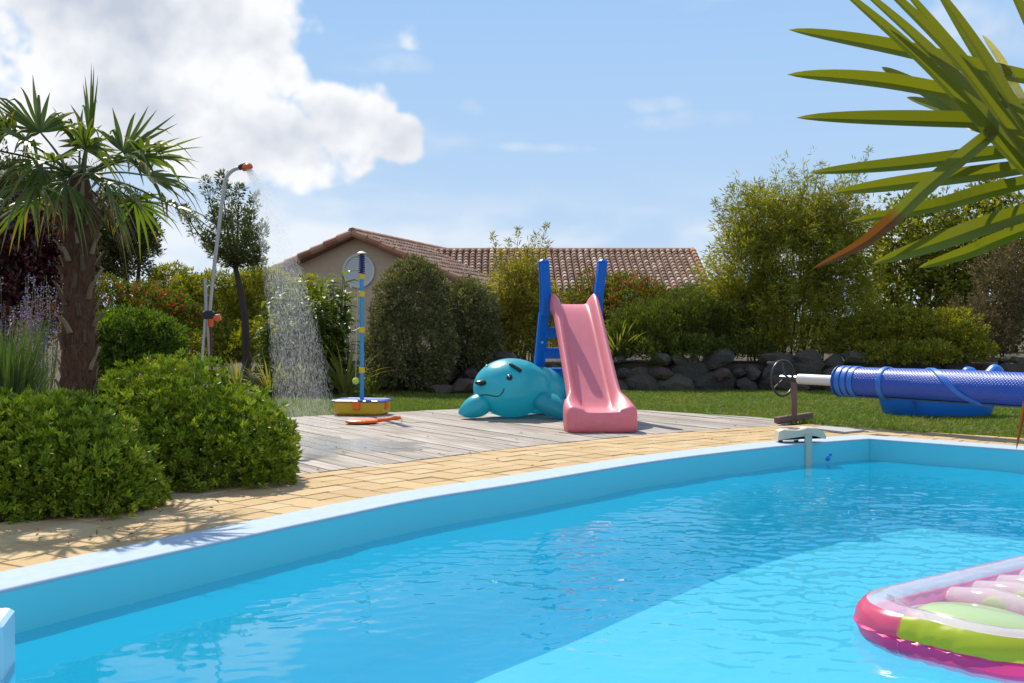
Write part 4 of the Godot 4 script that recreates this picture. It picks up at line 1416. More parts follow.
func surface_net(field: Callable, lo: Vector3, hi: Vector3, cell: float) -> MB:
	var n := Vector3i(((hi - lo) / cell).ceil()) + Vector3i.ONE
	var val := PackedFloat32Array()
	val.resize(n.x * n.y * n.z)
	for z in n.z:
		for y in n.y:
			for x in n.x:
				val[(z * n.y + y) * n.x + x] = field.call(lo + Vector3(x, y, z) * cell)
	var mb := MB.new()
	var at_ := {}
	var off := [Vector3i(0, 0, 0), Vector3i(1, 0, 0), Vector3i(0, 1, 0), Vector3i(1, 1, 0), Vector3i(0, 0, 1), Vector3i(1, 0, 1), Vector3i(0, 1, 1), Vector3i(1, 1, 1)]
	var edges := [[0, 1], [2, 3], [4, 5], [6, 7], [0, 2], [1, 3], [4, 6], [5, 7], [0, 4], [1, 5], [2, 6], [3, 7]]
	for z in n.z - 1:
		for y in n.y - 1:
			for x in n.x - 1:
				var i0 := (z * n.y + y) * n.x + x
				var v8 := [val[i0], val[i0 + 1], val[i0 + n.x], val[i0 + n.x + 1], val[i0 + n.x * n.y], val[i0 + n.x * n.y + 1], val[i0 + n.x * n.y + n.x], val[i0 + n.x * n.y + n.x + 1]]
				var s := Vector3.ZERO
				var m := 0
				for e in edges:
					var a: float = v8[e[0]]
					var b: float = v8[e[1]]
					if (a < 0.0) != (b < 0.0):
						s += Vector3(off[e[0]]).lerp(Vector3(off[e[1]]), a / (a - b))
						m += 1
				if m:
					at_[i0] = mb.pt(lo + (Vector3(x, y, z) + s / m) * cell)
	var sx := 1
	var sy := n.x
	var sz := n.x * n.y
	for z in range(1, n.z - 1):
		for y in range(1, n.y - 1):
			for x in range(1, n.x - 1):
				var i0 := (z * n.y + y) * n.x + x
				var inside := val[i0] < 0.0
				for ax in [[sx, sy, sz], [sy, sz, sx], [sz, sx, sy]]:
					if (val[i0 + ax[0]] < 0.0) != inside:
						var a: int = at_[i0]
						var b: int = at_[i0 - ax[1]]
						var c: int = at_[i0 - ax[1] - ax[2]]
						var d: int = at_[i0 - ax[2]]
						if inside:
							mb.ix.append_array([a, b, c, a, c, d])
						else:
							mb.ix.append_array([a, c, b, a, d, c])
	return mb

func seal_at(org: Vector3, px: float, py: float) -> Vector3:   # where that spot of the toy lies on its skin
	var eye := Vector3(0, EYE, 0) - org
	var d := (at(px, py, 11.0) - Vector3(0, EYE, 0)).normalized()
	var s := 10.4
	var best := 1.0
	for k in 330:
		var q := 10.4 + k * 0.005
		var f := seal_field(eye + d * q)
		if f < best:
			best = f
			s = q
		if f < 0.002:
			break
	return eye + d * s

func flipper(length: float, w: float, th: float) -> MB:   # along +x from the origin, blunt tip
	var mb := MB.new()
	var rows := []
	for i in 15:
		var f := i / 14.0
		var k := sin(PI * pow(f * 0.97 + 0.02, 0.72))
		k = pow(maxf(k, 0.0), 0.6)
		var ring := PackedVector3Array()
		for j in 18:
			var a := TAU * j / 18.0
			ring.push_back(Vector3(f * length, sin(a) * th * k, cos(a) * w * k * -1.0))
		rows.append(ring)
	mb.rings(rows, true, true, true)
	return mb

func make_seal() -> void:
	var org := Vector3(0.012, 0.0, -11.1)
	var t := thing("inflatable_seal", "turquoise inflatable seal with a smiling face lying on the deck", "inflatable toy", org)
	var skin := vinyl("turquoise vinyl", Color(0.04, 0.43, 0.50), 0.30, 0.7)
	var black := mat("black print", Color(0.008, 0.009, 0.012), 0.3)
	part("body", surface_net(seal_field, Vector3(-0.46, -0.06, -0.78), Vector3(0.66, 0.66, 0.42), 0.026), skin, t, true)
	# front flippers, tail
	for q in [[Vector3(0.20, 0.20, 0.13), Vector3(0.38, -0.155, 0.16), 0.50, 0.15, 0.105], [Vector3(-0.22, 0.17, 0.10), Vector3(-0.25, -0.10, 0.06), 0.33, 0.14, 0.11], [Vector3(0.30, 0.27, -0.42), Vector3(0.40, 0.13, -0.10), 0.46, 0.13, 0.055]]:
		var fl := flipper(q[2], q[3], q[4])
		var o := part("flipper", fl, skin, t, true)
		var x: Vector3 = q[1].normalized()
		var y := (Vector3.UP - x * x.y).normalized()
		o.transform = Transform3D(Basis(x, y, x.cross(y)), q[0])
	# pale lower panels of the flippers are the same vinyl; face
	var nose := MB.new()
	var p := seal_at(org, 481.5, 383.0)
	nose.lathe(Transform3D(Basis(), p - Vector3(0.005, 0.022, -0.004)), [Vector2(0.015, -0.004), Vector2(0.052, 0.008), Vector2(0.062, 0.024), Vector2(0.052, 0.040), Vector2(0.015, 0.051)], 14)
	part("nose", nose, black, t, true)
	for q in [[509.5, 377.5], [478.0, 374.0]]:
		if q[0] < 480.0:
			continue
		var e := seal_at(org, q[0], q[1])
		var n := (e - Vector3(0, 0.285, 0)).normalized()
		var eye := MB.new()
		eye.lathe(Transform3D(along(e, e + n).basis, e - n * 0.006), [Vector2(0.030, 0.0), Vector2(0.029, 0.008), Vector2(0.02, 0.012), Vector2(0.004, 0.014)], 14)
		var eo := part("eye", eye, black, t, true)
		var gl := MB.new()
		gl.lathe(Transform3D(along(e, e + n).basis, e + n * 0.006 + Vector3(-0.004, 0.010, 0)), [Vector2(0.007, 0.0), Vector2(0.006, 0.003), Vector2(0.001, 0.004)], 8)
		part("eye_glint", gl, mat("white print", Color(0.75, 0.78, 0.8), 0.4), eo)
	var hid := Vector3(-0.30, 0.36, -0.10)
	var hm := MB.new()
	hm.lathe(along(hid, hid + Vector3(-1, 0.3, -0.3)), [Vector2(0.03, 0.0), Vector2(0.028, 0.012), Vector2(0.004, 0.016)], 12)
	part("eye", hm, black, t, true)
	var mouth := []
	for q in [[475, 397], [481, 395.3], [488, 395], [494, 396.2], [499, 396], [502.5, 392.5], [504.2, 388.5]]:
		mouth.append(seal_at(org, q[0], q[1]))
	var mo := MB.new()
	mo.tube(smooth_path(mouth, 4), [0.0055], 5)
	part("mouth", mo, black, t, true)
	# seams and the two carrying handles
	var hd := []
	for q in [[510.5, 365.2], [514.0, 367.5], [518.0, 370.0], [521.5, 372.5]]:
		hd.append(seal_at(org, q[0], q[1]) + Vector3(-0.004, 0.012, 0.012))
	var ha := MB.new()
	ha.tube(hd, [0.017], 6)
	part("handle", ha, black, t, true)
	var valve := MB.new()
	var vp := seal_at(org, 487, 366)
	valve.lathe(frame(vp + Vector3(0, -0.004, 0)), [Vector2(0.014, 0.0), Vector2(0.014, 0.012), Vector2(0.008, 0.016)], 10)
	part("valve", valve, mat("valve plastic", Color(0.30, 0.62, 0.66), 0.35), t)

func make_slide() -> void:
	var yaw := 0.104
	var t := thing("garden_slide", "pink plastic slide with blue ladder standing on the wooden deck", "slide", Vector3(0.752, 0.0, -9.58), yaw)
	var pink := noisy("pink plastic", Color(0.80, 0.235, 0.285), Color(0.84, 0.275, 0.325), 1.1, 0.40, 64, 0.02, 0.0, 0.5)
	pink.backlight_enabled = true
	pink.backlight = srgb(Color(0.5, 0.20, 0.24))
	var blue := mat("blue plastic", Color(0.004, 0.13, 0.55), 0.45, 0.35)
	# the chute: cross-sections from the lip to the top. s back along the slide, bed height, half width, wall top, foot of the side, half bed
	var secs := [[-0.045, 0.125, 0.20, 0.128, 0.03, 0.17], [-0.03, 0.160, 0.275, 0.175, 0.006, 0.17], [0.0, 0.170, 0.298, 0.215, 0.0, 0.172], [0.08, 0.170, 0.304, 0.235, 0.0, 0.172], [0.18, 0.172, 0.302, 0.262, 0.0, 0.170], [0.25, 0.185, 0.285, 0.288, 0.0, 0.168], [0.31, 0.215, 0.255, 0.315, 0.03, 0.165], [0.37, 0.255, 0.238, 0.352, 0.12, 0.162], [0.50, 0.350, 0.230, 0.450, 0.26, 0.160], [0.80, 0.590, 0.226, 0.690, 0.51, 0.158], [1.10, 0.835, 0.224, 0.940, 0.755, 0.156], [1.30, 0.985, 0.223, 1.095, 0.905, 0.155], [1.42, 1.055, 0.223, 1.170, 0.975, 0.155], [1.52, 1.085, 0.223, 1.195, 1.000, 0.155], [1.60, 1.092, 0.223, 1.150, 1.010, 0.155], [1.66, 1.092, 0.223, 1.105, 1.020, 0.155]]
	var sp := smooth_path(secs.map(func(q): return PackedFloat64Array(q)).map(func(q): return Vector4(q[0], q[1], q[2], q[3])), 4)
	var sq := smooth_path(secs.map(func(q): return Vector2(q[4], q[5])), 4)
	var rows := []
	for i in sp.size():
		var q: Vector4 = sp[i]
		var foot: float = sq[i].x
		var b: float = minf(sq[i].y, q.z - 0.03)
		var th := q.z - b
		var ring := PackedVector3Array()
		var left := [Vector2(-q.z * 0.97, foot), Vector2(-q.z, lerpf(foot, q.w, 0.25)), Vector2(-q.z, lerpf(foot, q.w, 0.7)), Vector2(-q.z + th * 0.06, lerpf(foot, q.w, 0.88)), Vector2(-q.z + th * 0.25, q.w - (q.w - q.y) * 0.06), Vector2(-q.z + th * 0.45, q.w), Vector2(-q.z + th * 0.66, q.w - (q.w - q.y) * 0.12), Vector2(-b + th * 0.12, lerpf(q.y, q.w, 0.55)), Vector2(-b + th * 0.22, lerpf(q.y, q.w, 0.2)), Vector2(-b + th * 0.45, q.y + (q.w - q.y) * 0.06), Vector2(-b + th * 0.8, q.y)]
		for p in left:
			ring.push_back(Vector3(p.x, p.y, -q.x))
		for k in range(left.size() - 1, -1, -1):
			ring.push_back(Vector3(-left[k].x, left[k].y, -q.x))
		rows.append(ring)
	rows.reverse()
	var ch := MB.new()
	var nose_ring := PackedVector3Array()
	for p in rows[-1]:
		nose_ring.push_back(Vector3(p.x * 0.12, 0.08 + (p.y - 0.08) * 0.12, 0.05))
	rows.append(nose_ring)
	ch.rings(rows, true, true, true)
	part("chute", ch, pink, t, true)
	# ladder: two rails with slotted handles, four steps, a foot beam
	for sx in [-1.0, 1.0]:
		var rail := MB.new()
		var x: float = sx * 0.262
		var path := [Vector3(x * 1.10, 0.0, -2.16), Vector3(x * 1.06, 0.5, -1.95), Vector3(x * 1.0, 1.02, -1.70)]
		ladder_member(rail, path, 0.05, 0.062)
		var ro := part("ladder_rail", rail, blue, t)
		var hdl := MB.new()
		ladder_member(hdl, [Vector3(x, 1.0, -1.735), Vector3(x * 1.03, 1.25, -1.66), Vector3(x * 1.10, 1.49, -1.61)], 0.042, 0.026)
		ladder_member(hdl, [Vector3(x * 0.97, 0.98, -1.63), Vector3(x * 0.99, 1.22, -1.56), Vector3(x * 1.08, 1.49, -1.51)], 0.042, 0.026)
		hdl.box(Transform3D(Basis(Vector3.FORWARD, sx * 0.06), Vector3(x * 1.10, 1.50, -1.562)), Vector3(0.09, 0.05, 0.15), 0.018)
		hdl.box(frame(Vector3(x * 1.01, 1.19, -1.635)), Vector3(0.05, 0.05, 0.11), 0.01)
		part("handle", hdl, blue, ro)
		for y in [0.30, 0.72, 1.06]:
			var bo := MB.new()
			var bz: float = -2.16 + y * 0.44 + 0.066
			bo.lathe(Transform3D(Basis(Vector3.RIGHT, PI / 2.0), Vector3(x * (1.09 - 0.08 * y), y, bz)), [Vector2(0.013, 0.0), Vector2(0.013, 0.005), Vector2(0.006, 0.009)], 8)
			part("bolt", bo, mat("steel bolt", Color(0.45, 0.45, 0.45), 0.35), ro)
	for k in 4:
		var y := 0.24 + k * 0.205
		var z := -2.16 + y * 0.44
		var st := MB.new()
		st.box(frame(Vector3(0, y, z)), Vector3(0.52, 0.028, 0.13), 0.008)
		st.box(frame(Vector3(0, y - 0.05, z + 0.045)), Vector3(0.50, 0.085, 0.02), 0.005)
		part("step", st, blue, t)
	var beam := MB.new()
	beam.box(frame(Vector3(0, 0.10, -1.96)), Vector3(0.50, 0.19, 0.05), 0.015)
	part("foot_panel", beam, blue, t)
	var plat := MB.new()
	plat.box(frame(Vector3(0, 1.045, -1.70)), Vector3(0.46, 0.05, 0.14), 0.01)
	part("platform", plat, blue, t)

func ladder_member(mb: MB, path: Array, hw: float, hd: float) -> void:
	var rows := []
	var p := smooth_path(path, 4)
	for q in p:
		var ring := PackedVector3Array()
		for c in [[-1.0, -0.7], [-0.7, -1.0], [0.7, -1.0], [1.0, -0.7], [1.0, 0.7], [0.7, 1.0], [-0.7, 1.0], [-1.0, 0.7]]:
			ring.push_back(q + Vector3(c[0] * hw, 0, c[1] * -hd))
		rows.append(ring)
	mb.rings(rows, true, true, true)

func make_swingball() -> void:
	var foot := on(360.5, 415.0)
	foot.y = 0.0
	foot.z -= 0.1
	var t := thing("swingball_set", "blue swingball pole with yellow base box standing on the deck", "tetherball", foot, -0.16)
	var yellow := mat("yellow plastic", Color(0.62, 0.38, 0.012), 0.4)
	var blue := mat("navy plastic", Color(0.02, 0.07, 0.36), 0.4)
	var sky := mat("sky blue tube", Color(0.045, 0.28, 0.52), 0.35)
	var orange := mat("orange plastic", Color(0.84, 0.15, 0.010), 0.4)
	var b := MB.new()
	b.rings([oct_ring(0.235, 0.165, 0.004), oct_ring(0.255, 0.18, 0.02), oct_ring(0.262, 0.187, 0.125), oct_ring(0.268, 0.193, 0.13)], true, true, true)
	part("base_box", b, yellow, t)
	var lid := MB.new()
	lid.rings([oct_ring(0.276, 0.20, 0.1315), oct_ring(0.278, 0.202, 0.142), oct_ring(0.255, 0.18, 0.152), oct_ring(0.235, 0.165, 0.148)], true, true, true)
	part("lid", lid, blue, t)
	for q in [[-0.262, 0.05], [0.0, 0.19], [0.262, 0.05]]:
		var cl := MB.new()
		cl.box(frame(Vector3(q[0], 0.10, q[1])), Vector3(0.07 if q[0] == 0.0 else 0.03, 0.085, 0.03 if q[0] == 0.0 else 0.07), 0.006)
		part("clip", cl, orange if q[0] >= 0.0 else yellow, t)
	var pole := MB.new()
	pole.tube([Vector3(0, 0.12, 0), Vector3(0, 0.8, 0), Vector3(0, 1.40, 0)], [0.022], 12)
	part("pole", pole, sky, t, true)
	for y in [0.44, 0.84, 1.20, 1.375]:
		var c := MB.new()
		c.lathe(frame(Vector3(0, y - 0.03, 0)), [Vector2(0.024, 0.0), Vector2(0.030, 0.004), Vector2(0.030, 0.052), Vector2(0.024, 0.058)], 14)
		part("collar", c, mat("collar yellow", Color(0.70, 0.47, 0.02), 0.45), t)
	var sp := MB.new()
	sp.tube([Vector3(0, 1.40, 0), Vector3(0, 1.60, 0)], [0.016], 8)
	var path := []
	for k in 91:
		var a := k * TAU / 10.0
		path.append(Vector3(cos(a) * 0.031, 1.405 + k * 0.0021, sin(a) * 0.031))
	sp.tube(path, [0.0055], 5)
	part("spiral", sp, mat("dark blue plastic", Color(0.008, 0.014, 0.12), 0.4), t)
	var cap := MB.new()
	cap.lathe(frame(Vector3(0, 1.60, 0)), [Vector2(0.045, 0.0), Vector2(0.05, 0.006), Vector2(0.02, 0.022), Vector2(0.006, 0.026)], 14)
	part("cap", cap, mat("cream plastic", Color(0.62, 0.55, 0.40), 0.5), t)
	var st := MB.new()
	st.tube([Vector3(-0.032, 1.41, 0), Vector3(-0.05, 0.9, 0.01), Vector3(-0.058, 0.36, 0.02)], [0.003], 5)
	part("string", st, mat("string", Color(0.45, 0.45, 0.42), 0.8), t)
	var ball := MB.new()
	var rows := []
	for k in 9:
		var a := PI * k / 8.0
		rows.append(Vector2(maxf(sin(a), 0.02) * 0.036, -cos(a) * 0.036))
	ball.lathe(frame(Vector3(-0.058, 0.33, 0.02)), rows, 14)
	part("ball", ball, mat("tennis felt", Color(0.50, 0.62, 0.10), 0.95), t, true)
	# bat on the deck
	var bp := on(345.0, 424.0)
	var bt := thing("orange_bat", "orange plastic bat lying on the deck in front of the yellow base", "bat", Vector3(bp.x, 0.0, bp.z), 0.2)
	var hd := MB.new()
	rows = []
	for lv in [[0.0, 0.9], [0.008, 1.0], [0.024, 1.0], [0.032, 0.88]]:
		var ring := PackedVector3Array()
		for k in 22:
			var a := TAU * k / 22.0
			ring.push_back(Vector3(0.15 + cos(a) * 0.15 * lv[1], lv[0] + 0.006, -sin(a) * 0.12 * lv[1]))
		rows.append(ring)
	for k in rows.size():
		rows[k].reverse()
	hd.rings(rows, true, true, true)
	part("head", hd, orange, bt)
	var hn := MB.new()
	hn.tube([Vector3(0.27, 0.024, 0), Vector3(0.36, 0.034, 0), Vector3(0.50, 0.05, 0)], [0.022, 0.017, 0.02], 8)
	part("grip", hn, orange, bt)
	var lp := MB.new()
	lp.tube([Vector3(0.50, 0.05, 0.0), Vector3(0.515, 0.03, 0.015), Vector3(0.505, 0.008, 0.03)], [0.004], 5)
	part("wrist_cord", lp, mat("string", Color(0.45, 0.45, 0.42), 0.8), bt)

func oct_ring(x: float, z: float, y: float) -> PackedVector3Array:
	var c := minf(x, z) * 0.3
	var p := PackedVector3Array([Vector3(x, y, z - c), Vector3(x, y, -z + c), Vector3(x - c, y, -z), Vector3(-x + c, y, -z), Vector3(-x, y, -z + c), Vector3(-x, y, z - c), Vector3(-x + c, y, z), Vector3(x - c, y, z)])
	return p

func make_shower() -> void:
	var z := 9.5
	var foot := at(198, 433, z)
	foot.y = 0.0
	var t := thing("garden_shower", "slanting metal garden shower pole with red and black spray head", "shower", foot)
	var g := func(px: float, py: float, dz := 0.0): return at(px, py, z + dz) - foot
	var metal := mat("galvanised tube", Color(0.42, 0.40, 0.37), 0.35, 0.6)
	metal.metallic = 0.6
	var pole := MB.new()
	pole.tube(smooth_path([g.call(209.5, 318), g.call(213, 280), g.call(218.5, 235), g.call(224, 192), g.call(227, 178), g.call(234, 170.5), g.call(243, 167.5)], 5), [0.0155], 10)
	part("pole", pole, metal, t, true)
	for q in [[206, 310, 196, 440, -0.05], [207, 318, 214, 437, 0.25]]:
		var leg := MB.new()
		var b: Vector3 = g.call(q[2], q[3], q[4])
		b.y = -0.02
		leg.tube([g.call(q[0] - 1.0, q[1] - 32), g.call(q[0], q[1]), b], [0.0125], 8)
		part("leg", leg, metal, t)
	var blk := mat("black rubber", Color(0.012, 0.013, 0.016), 0.5)
	var red := mat("orange red plastic", Color(0.62, 0.10, 0.022), 0.35)
	var v := MB.new()
	v.box(Transform3D(Basis(), g.call(209.0, 315.0)), Vector3(0.10, 0.07, 0.06), 0.012)
	var vo := part("valve_block", v, blk, t)
	var tap := MB.new()
	tap.tube([g.call(212, 317), g.call(217, 318), g.call(220.5, 317)], [0.022, 0.03, 0.026], 10)
	part("tap", tap, red, vo)
	var con := MB.new()
	con.tube([g.call(211, 319), g.call(211, 327)], [0.026, 0.020], 10)
	part("connector", con, red, vo)
	var hose := MB.new()
	hose.tube(smooth_path([g.call(211, 326), g.call(211, 350), g.call(214, 400), g.call(220, 432) + Vector3(0, 0.02, 0)], 4), [0.011], 8)
	part("hose", hose, mat("dark hose", Color(0.06, 0.02, 0.018), 0.5), t)
	var n := MB.new()
	n.tube([g.call(239.5, 168.5), g.call(243, 167), g.call(247.5, 165.2)], [0.021, 0.026, 0.022], 10)
	part("nozzle", n, blk, t)
	var h := MB.new()
	var hp: Vector3 = g.call(247.0, 165.6)
	h.lathe(along(hp, hp + Vector3(0.32, -0.75, 0.1)), [Vector2(0.026, -0.012), Vector2(0.044, 0.008), Vector2(0.047, 0.026), Vector2(0.044, 0.034)], 14)
	part("spray_head", h, red, t)
	# the water in the air
	var r := RandomNumberGenerator.new()
	r.seed = 61
	var w := MB.new()
	var s0: Vector3 = at(249.5, 169.5, z)
	for k in 70000:
		var a := r.randf() * TAU
		var q := sqrt(r.randf())
		var vel := Vector3(0.82 + cos(a) * q * 0.40, -0.85, sin(a) * q * 0.40)
		vel.y += r.randf_range(-0.25, 0.25)
		var tm := pow(r.randf(), 1.15) * 0.62
		var p := s0 + Vector3(cos(a), 0, sin(a)) * q * 0.03 + vel * tm + Vector3(0, -4.905 * tm * tm, 0)
		if p.y < 0.01:
			continue
		var d := vel + Vector3(0, -9.81 * tm, 0)
		var l := d * r.randf_range(0.003, 0.009)
		var side := d.cross(Vector3(r.randf_range(-1, 1), 0.2, r.randf_range(-1, 1))).normalized() * r.randf_range(0.00018, 0.00042)
		w.quad(p - side, p + l * 0.5 + side.cross(d.normalized()) , p + l + side, p + l * 0.5 - side.cross(d.normalized()))
	var wm := mat("water drops", Color(0.85, 0.88, 0.9), 0.4, 0.6)
	wm.albedo_color.a = 0.55
	wm.transparency = BaseMaterial3D.TRANSPARENCY_ALPHA
	wm.backlight_enabled = true
	wm.backlight = srgb(Color(0.95, 0.97, 1.0))
	var o := part("water_spray", w, wm, self)
	o.set_meta("kind", "stuff")
	o.set_meta("label", "cone of falling water drops below the shower head")
	o.set_meta("category", "spray")
	# the wet patch below it
	var mb := MB.new()
	var nzz := make_noise(63, 1.4, 3)
	for q in [[330, 443, 0.30, 0.60], [372, 446, 0.34, 0.30], [318, 452, 0.16, 0.30], [400, 450, 0.22, 0.16]]:
		var c := on(q[0], q[1])
		var poly := PackedVector2Array()
		for k in 40:
			var a := TAU * k / 40.0
			var e := Vector2(cos(a) * q[2], sin(a) * q[3]) * (1.0 + 0.7 * nzz.get_noise_2d(cos(a) * 1.1 + q[0], sin(a) * 1.1))
			poly.push_back(Vector2(c.x, c.z) + Vector2(e.x * 0.83 + e.y * 0.55, -e.x * 0.55 + e.y * 0.83))
		var y := 0.0042 + 0.0006 * float(int(q[0]) % 5)
		mb.slab(poly, y - 0.0002, y)
	var film := mat("water film", Color(0.05, 0.045, 0.04), 0.22, 0.5)
	film.albedo_color.a = 0.10
	film.transparency = BaseMaterial3D.TRANSPARENCY_ALPHA
	var f := part("puddle", mb, film, self)
	f.set_meta("kind", "structure")

# ---------------------------------------------------------------- things at the pool
func make_reel() -> void:
	var a0 := at(789, 378.5, 10.72)
	var a1 := at(1024, 393.5, 8.9)
	a1.y = a0.y
	var dir := (a1 - a0).normalized()
	var foot := Vector3(a0.x, 0, a0.z) + dir * 0.06
	var t := thing("cover_reel", "pool cover reel with rolled blue bubble cover beside the pool", "pool cover reel", foot)
	var A := a0 - foot
	var steel := mat("brown steel", Color(0.17, 0.095, 0.07), 0.5)
	var post := MB.new()
	post.box(frame(Vector3(0, 0.19, 0)), Vector3(0.05, 0.36, 0.05), 0.005)
	part("post", post, steel, t)
	var fb := MB.new()
	var f0 := on(777, 423.5) - foot
	var f1 := on(811, 418.5) - foot
	f0.y = 0.03
	f1.y = 0.03
	var fd := (f1 - f0).normalized()
	fb.box(Transform3D(Basis(fd, Vector3.UP, fd.cross(Vector3.UP)), (f0 + f1) / 2.0), Vector3(f0.distance_to(f1), 0.055, 0.055), 0.004)
	part("foot_bar", fb, steel, t)
	var f := along(A, A + dir)
	var wheel := MB.new()
	var path := []
	for k in 33:
		var w := TAU * k / 32.0
		path.append(A - dir * 0.07 + (f.basis.x * cos(w) + f.basis.z * sin(w)) * 0.165)
	wheel.tube(path, [0.0125], 7, false)
	var wo := part("handwheel", wheel, mat("dark wheel", Color(0.035, 0.035, 0.037), 0.35), t, true)
	for k in 3:
		var w := TAU * k / 3.0 + 0.4
		var sp := MB.new()
		sp.tube([A - dir * 0.05, A - dir * 0.07 + (f.basis.x * cos(w) + f.basis.z * sin(w)) * 0.16], [0.012, 0.008], 6)
		part("spoke", sp, mat("dark wheel", Color(0.035, 0.035, 0.037), 0.35), wo)
	var peg := MB.new()
	var pp := A - dir * 0.07 + Vector3(-0.05, 0.14, 0.0)
	peg.tube([pp, pp - dir * 0.12], [0.012, 0.014], 7)
	part("peg", peg, mat("dark wheel", Color(0.035, 0.035, 0.037), 0.35), wo)
	var hub := MB.new()
	hub.tube([A - dir * 0.09, A + dir * 0.13], [0.03, 0.03], 10)
	part("hub", hub, mat("dark wheel", Color(0.035, 0.035, 0.037), 0.35), t)
	var tube := MB.new()
	tube.tube([A + dir * 0.12, A + dir * 0.8, A + dir * 4.6], [0.048], 16)
	part("tube", tube, mat("white tube", Color(0.66, 0.65, 0.62), 0.3), t, true)
	# the roll: a spiral sheet with a slightly uneven skin
	var cover := mat("bubble cover", Color(0.006, 0.062, 0.38), 0.36, 0.55)
	cover.heightmap_enabled = true
	cover.heightmap_texture = dot_texture()
	cover.heightmap_scale = 0.22
	cover.uv1_scale = Vector3(28, 1, 1)
	var n := make_noise(71, 1.4, 2)
	var s := A + dir * 0.60
	var len_ := 3.9
	var roll := MB.new()
	var nn := 26
	var ns := 60
	var bx := f.basis.x
	var bz := f.basis.z
	for i in ns + 1:
		var l := len_ * i / ns
		for k in nn + 1:
			var w := TAU * k / nn
			var ra := 0.129 + 0.006 * l / 2.0 + 0.006 * n.get_noise_3d(l * 0.8, cos(w), sin(w)) + 0.006 * w / TAU
			roll.pt(s + dir * l + (bx * cos(w) + bz * sin(w)) * ra, Vector2(float(k) / nn, l / 0.029))
	for i in ns:
		for k in nn:
			var q := i * (nn + 1) + k
			roll.ix.append_array([q, q + nn + 1, q + nn + 2, q, q + nn + 2, q + 1])
	for k in nn:
		pass
	var ro := part("rolled_cover", roll, cover, t, true)
	# end coils and the straps
	var strap := mat("strap", Color(0.02, 0.14, 0.50), 0.4, 0.5)
	var coil := MB.new()
	for k in 5:
		var rr := 0.045 + k * 0.0195
		coil.lathe(Transform3D(f.basis, s - dir * 0.004 * k), [Vector2(rr, 0.0), Vector2(rr + 0.004, -0.012), Vector2(rr + 0.016, -0.012), Vector2(rr + 0.0195, 0.0)], 24, false)
	part("cover_edge", coil, strap, ro)
	for l in [0.03, 0.095, 0.165]:
		var st := MB.new()
		st.lathe(Transform3D(f.basis, s + dir * l), [Vector2(0.136, -0.026), Vector2(0.1395, -0.02), Vector2(0.1395, 0.02), Vector2(0.136, 0.026)], 30, false)
		part("strap", st, strap, ro, true)
	var one := MB.new()
	one.lathe(Transform3D(f.basis, s + dir * 0.46), [Vector2(0.134, -0.026), Vector2(0.143, -0.02), Vector2(0.143, 0.02), Vector2(0.134, 0.026)], 30, false)
	part("strap", one, strap, ro, true)
	var hel := []
	for k in 41:
		var fr := k / 40.0
		var w := -0.5 + fr * 3.6
		var up := Vector3.UP
		var sd := dir.cross(up).normalized()
		if sd.z < 0.0:
			sd = -sd
		hel.append([s + dir * (0.80 + fr * 0.62), (up * cos(w) + sd * sin(w))])
	var hb := MB.new()
	var rows := []
	for q in hel:
		var o: Vector3 = q[1]
		rows.append(PackedVector3Array([q[0] - dir * 0.034 + o * 0.135, q[0] - dir * 0.026 + o * 0.147, q[0] + dir * 0.026 + o * 0.147, q[0] + dir * 0.034 + o * 0.135]))
	hb.rings(rows, false)
	part("strap", hb, strap, ro)
	# far stand, beyond the picture's edge
	var p2 := MB.new()
	p2.box(frame(A + dir * 4.55 - Vector3(0, A.y - 0.19, 0)), Vector3(0.05, 0.36, 0.05), 0.005)
	p2.box(frame(A + dir * 4.55 - Vector3(0, A.y - 0.03, 0), 0.6), Vector3(0.7, 0.055, 0.055), 0.004)
	part("post", p2, steel, t)

func dot_texture() -> ImageTexture:   # one pair of air bubbles, to be repeated
	var im := Image.create(32, 32, false, Image.FORMAT_RGBA8)
	for y in 32:
		for x in 32:
			var h := 0.0
			for c in [Vector2(8, 8), Vector2(24, 24)]:
				var d := Vector2(x + 0.5, y + 0.5).distance_to(c) / 9.5
				h = maxf(h, sqrt(maxf(0.0, 1.0 - d * d)))
			im.set_pixel(x, y, Color(h, h, h))
	return ImageTexture.create_from_image(im)

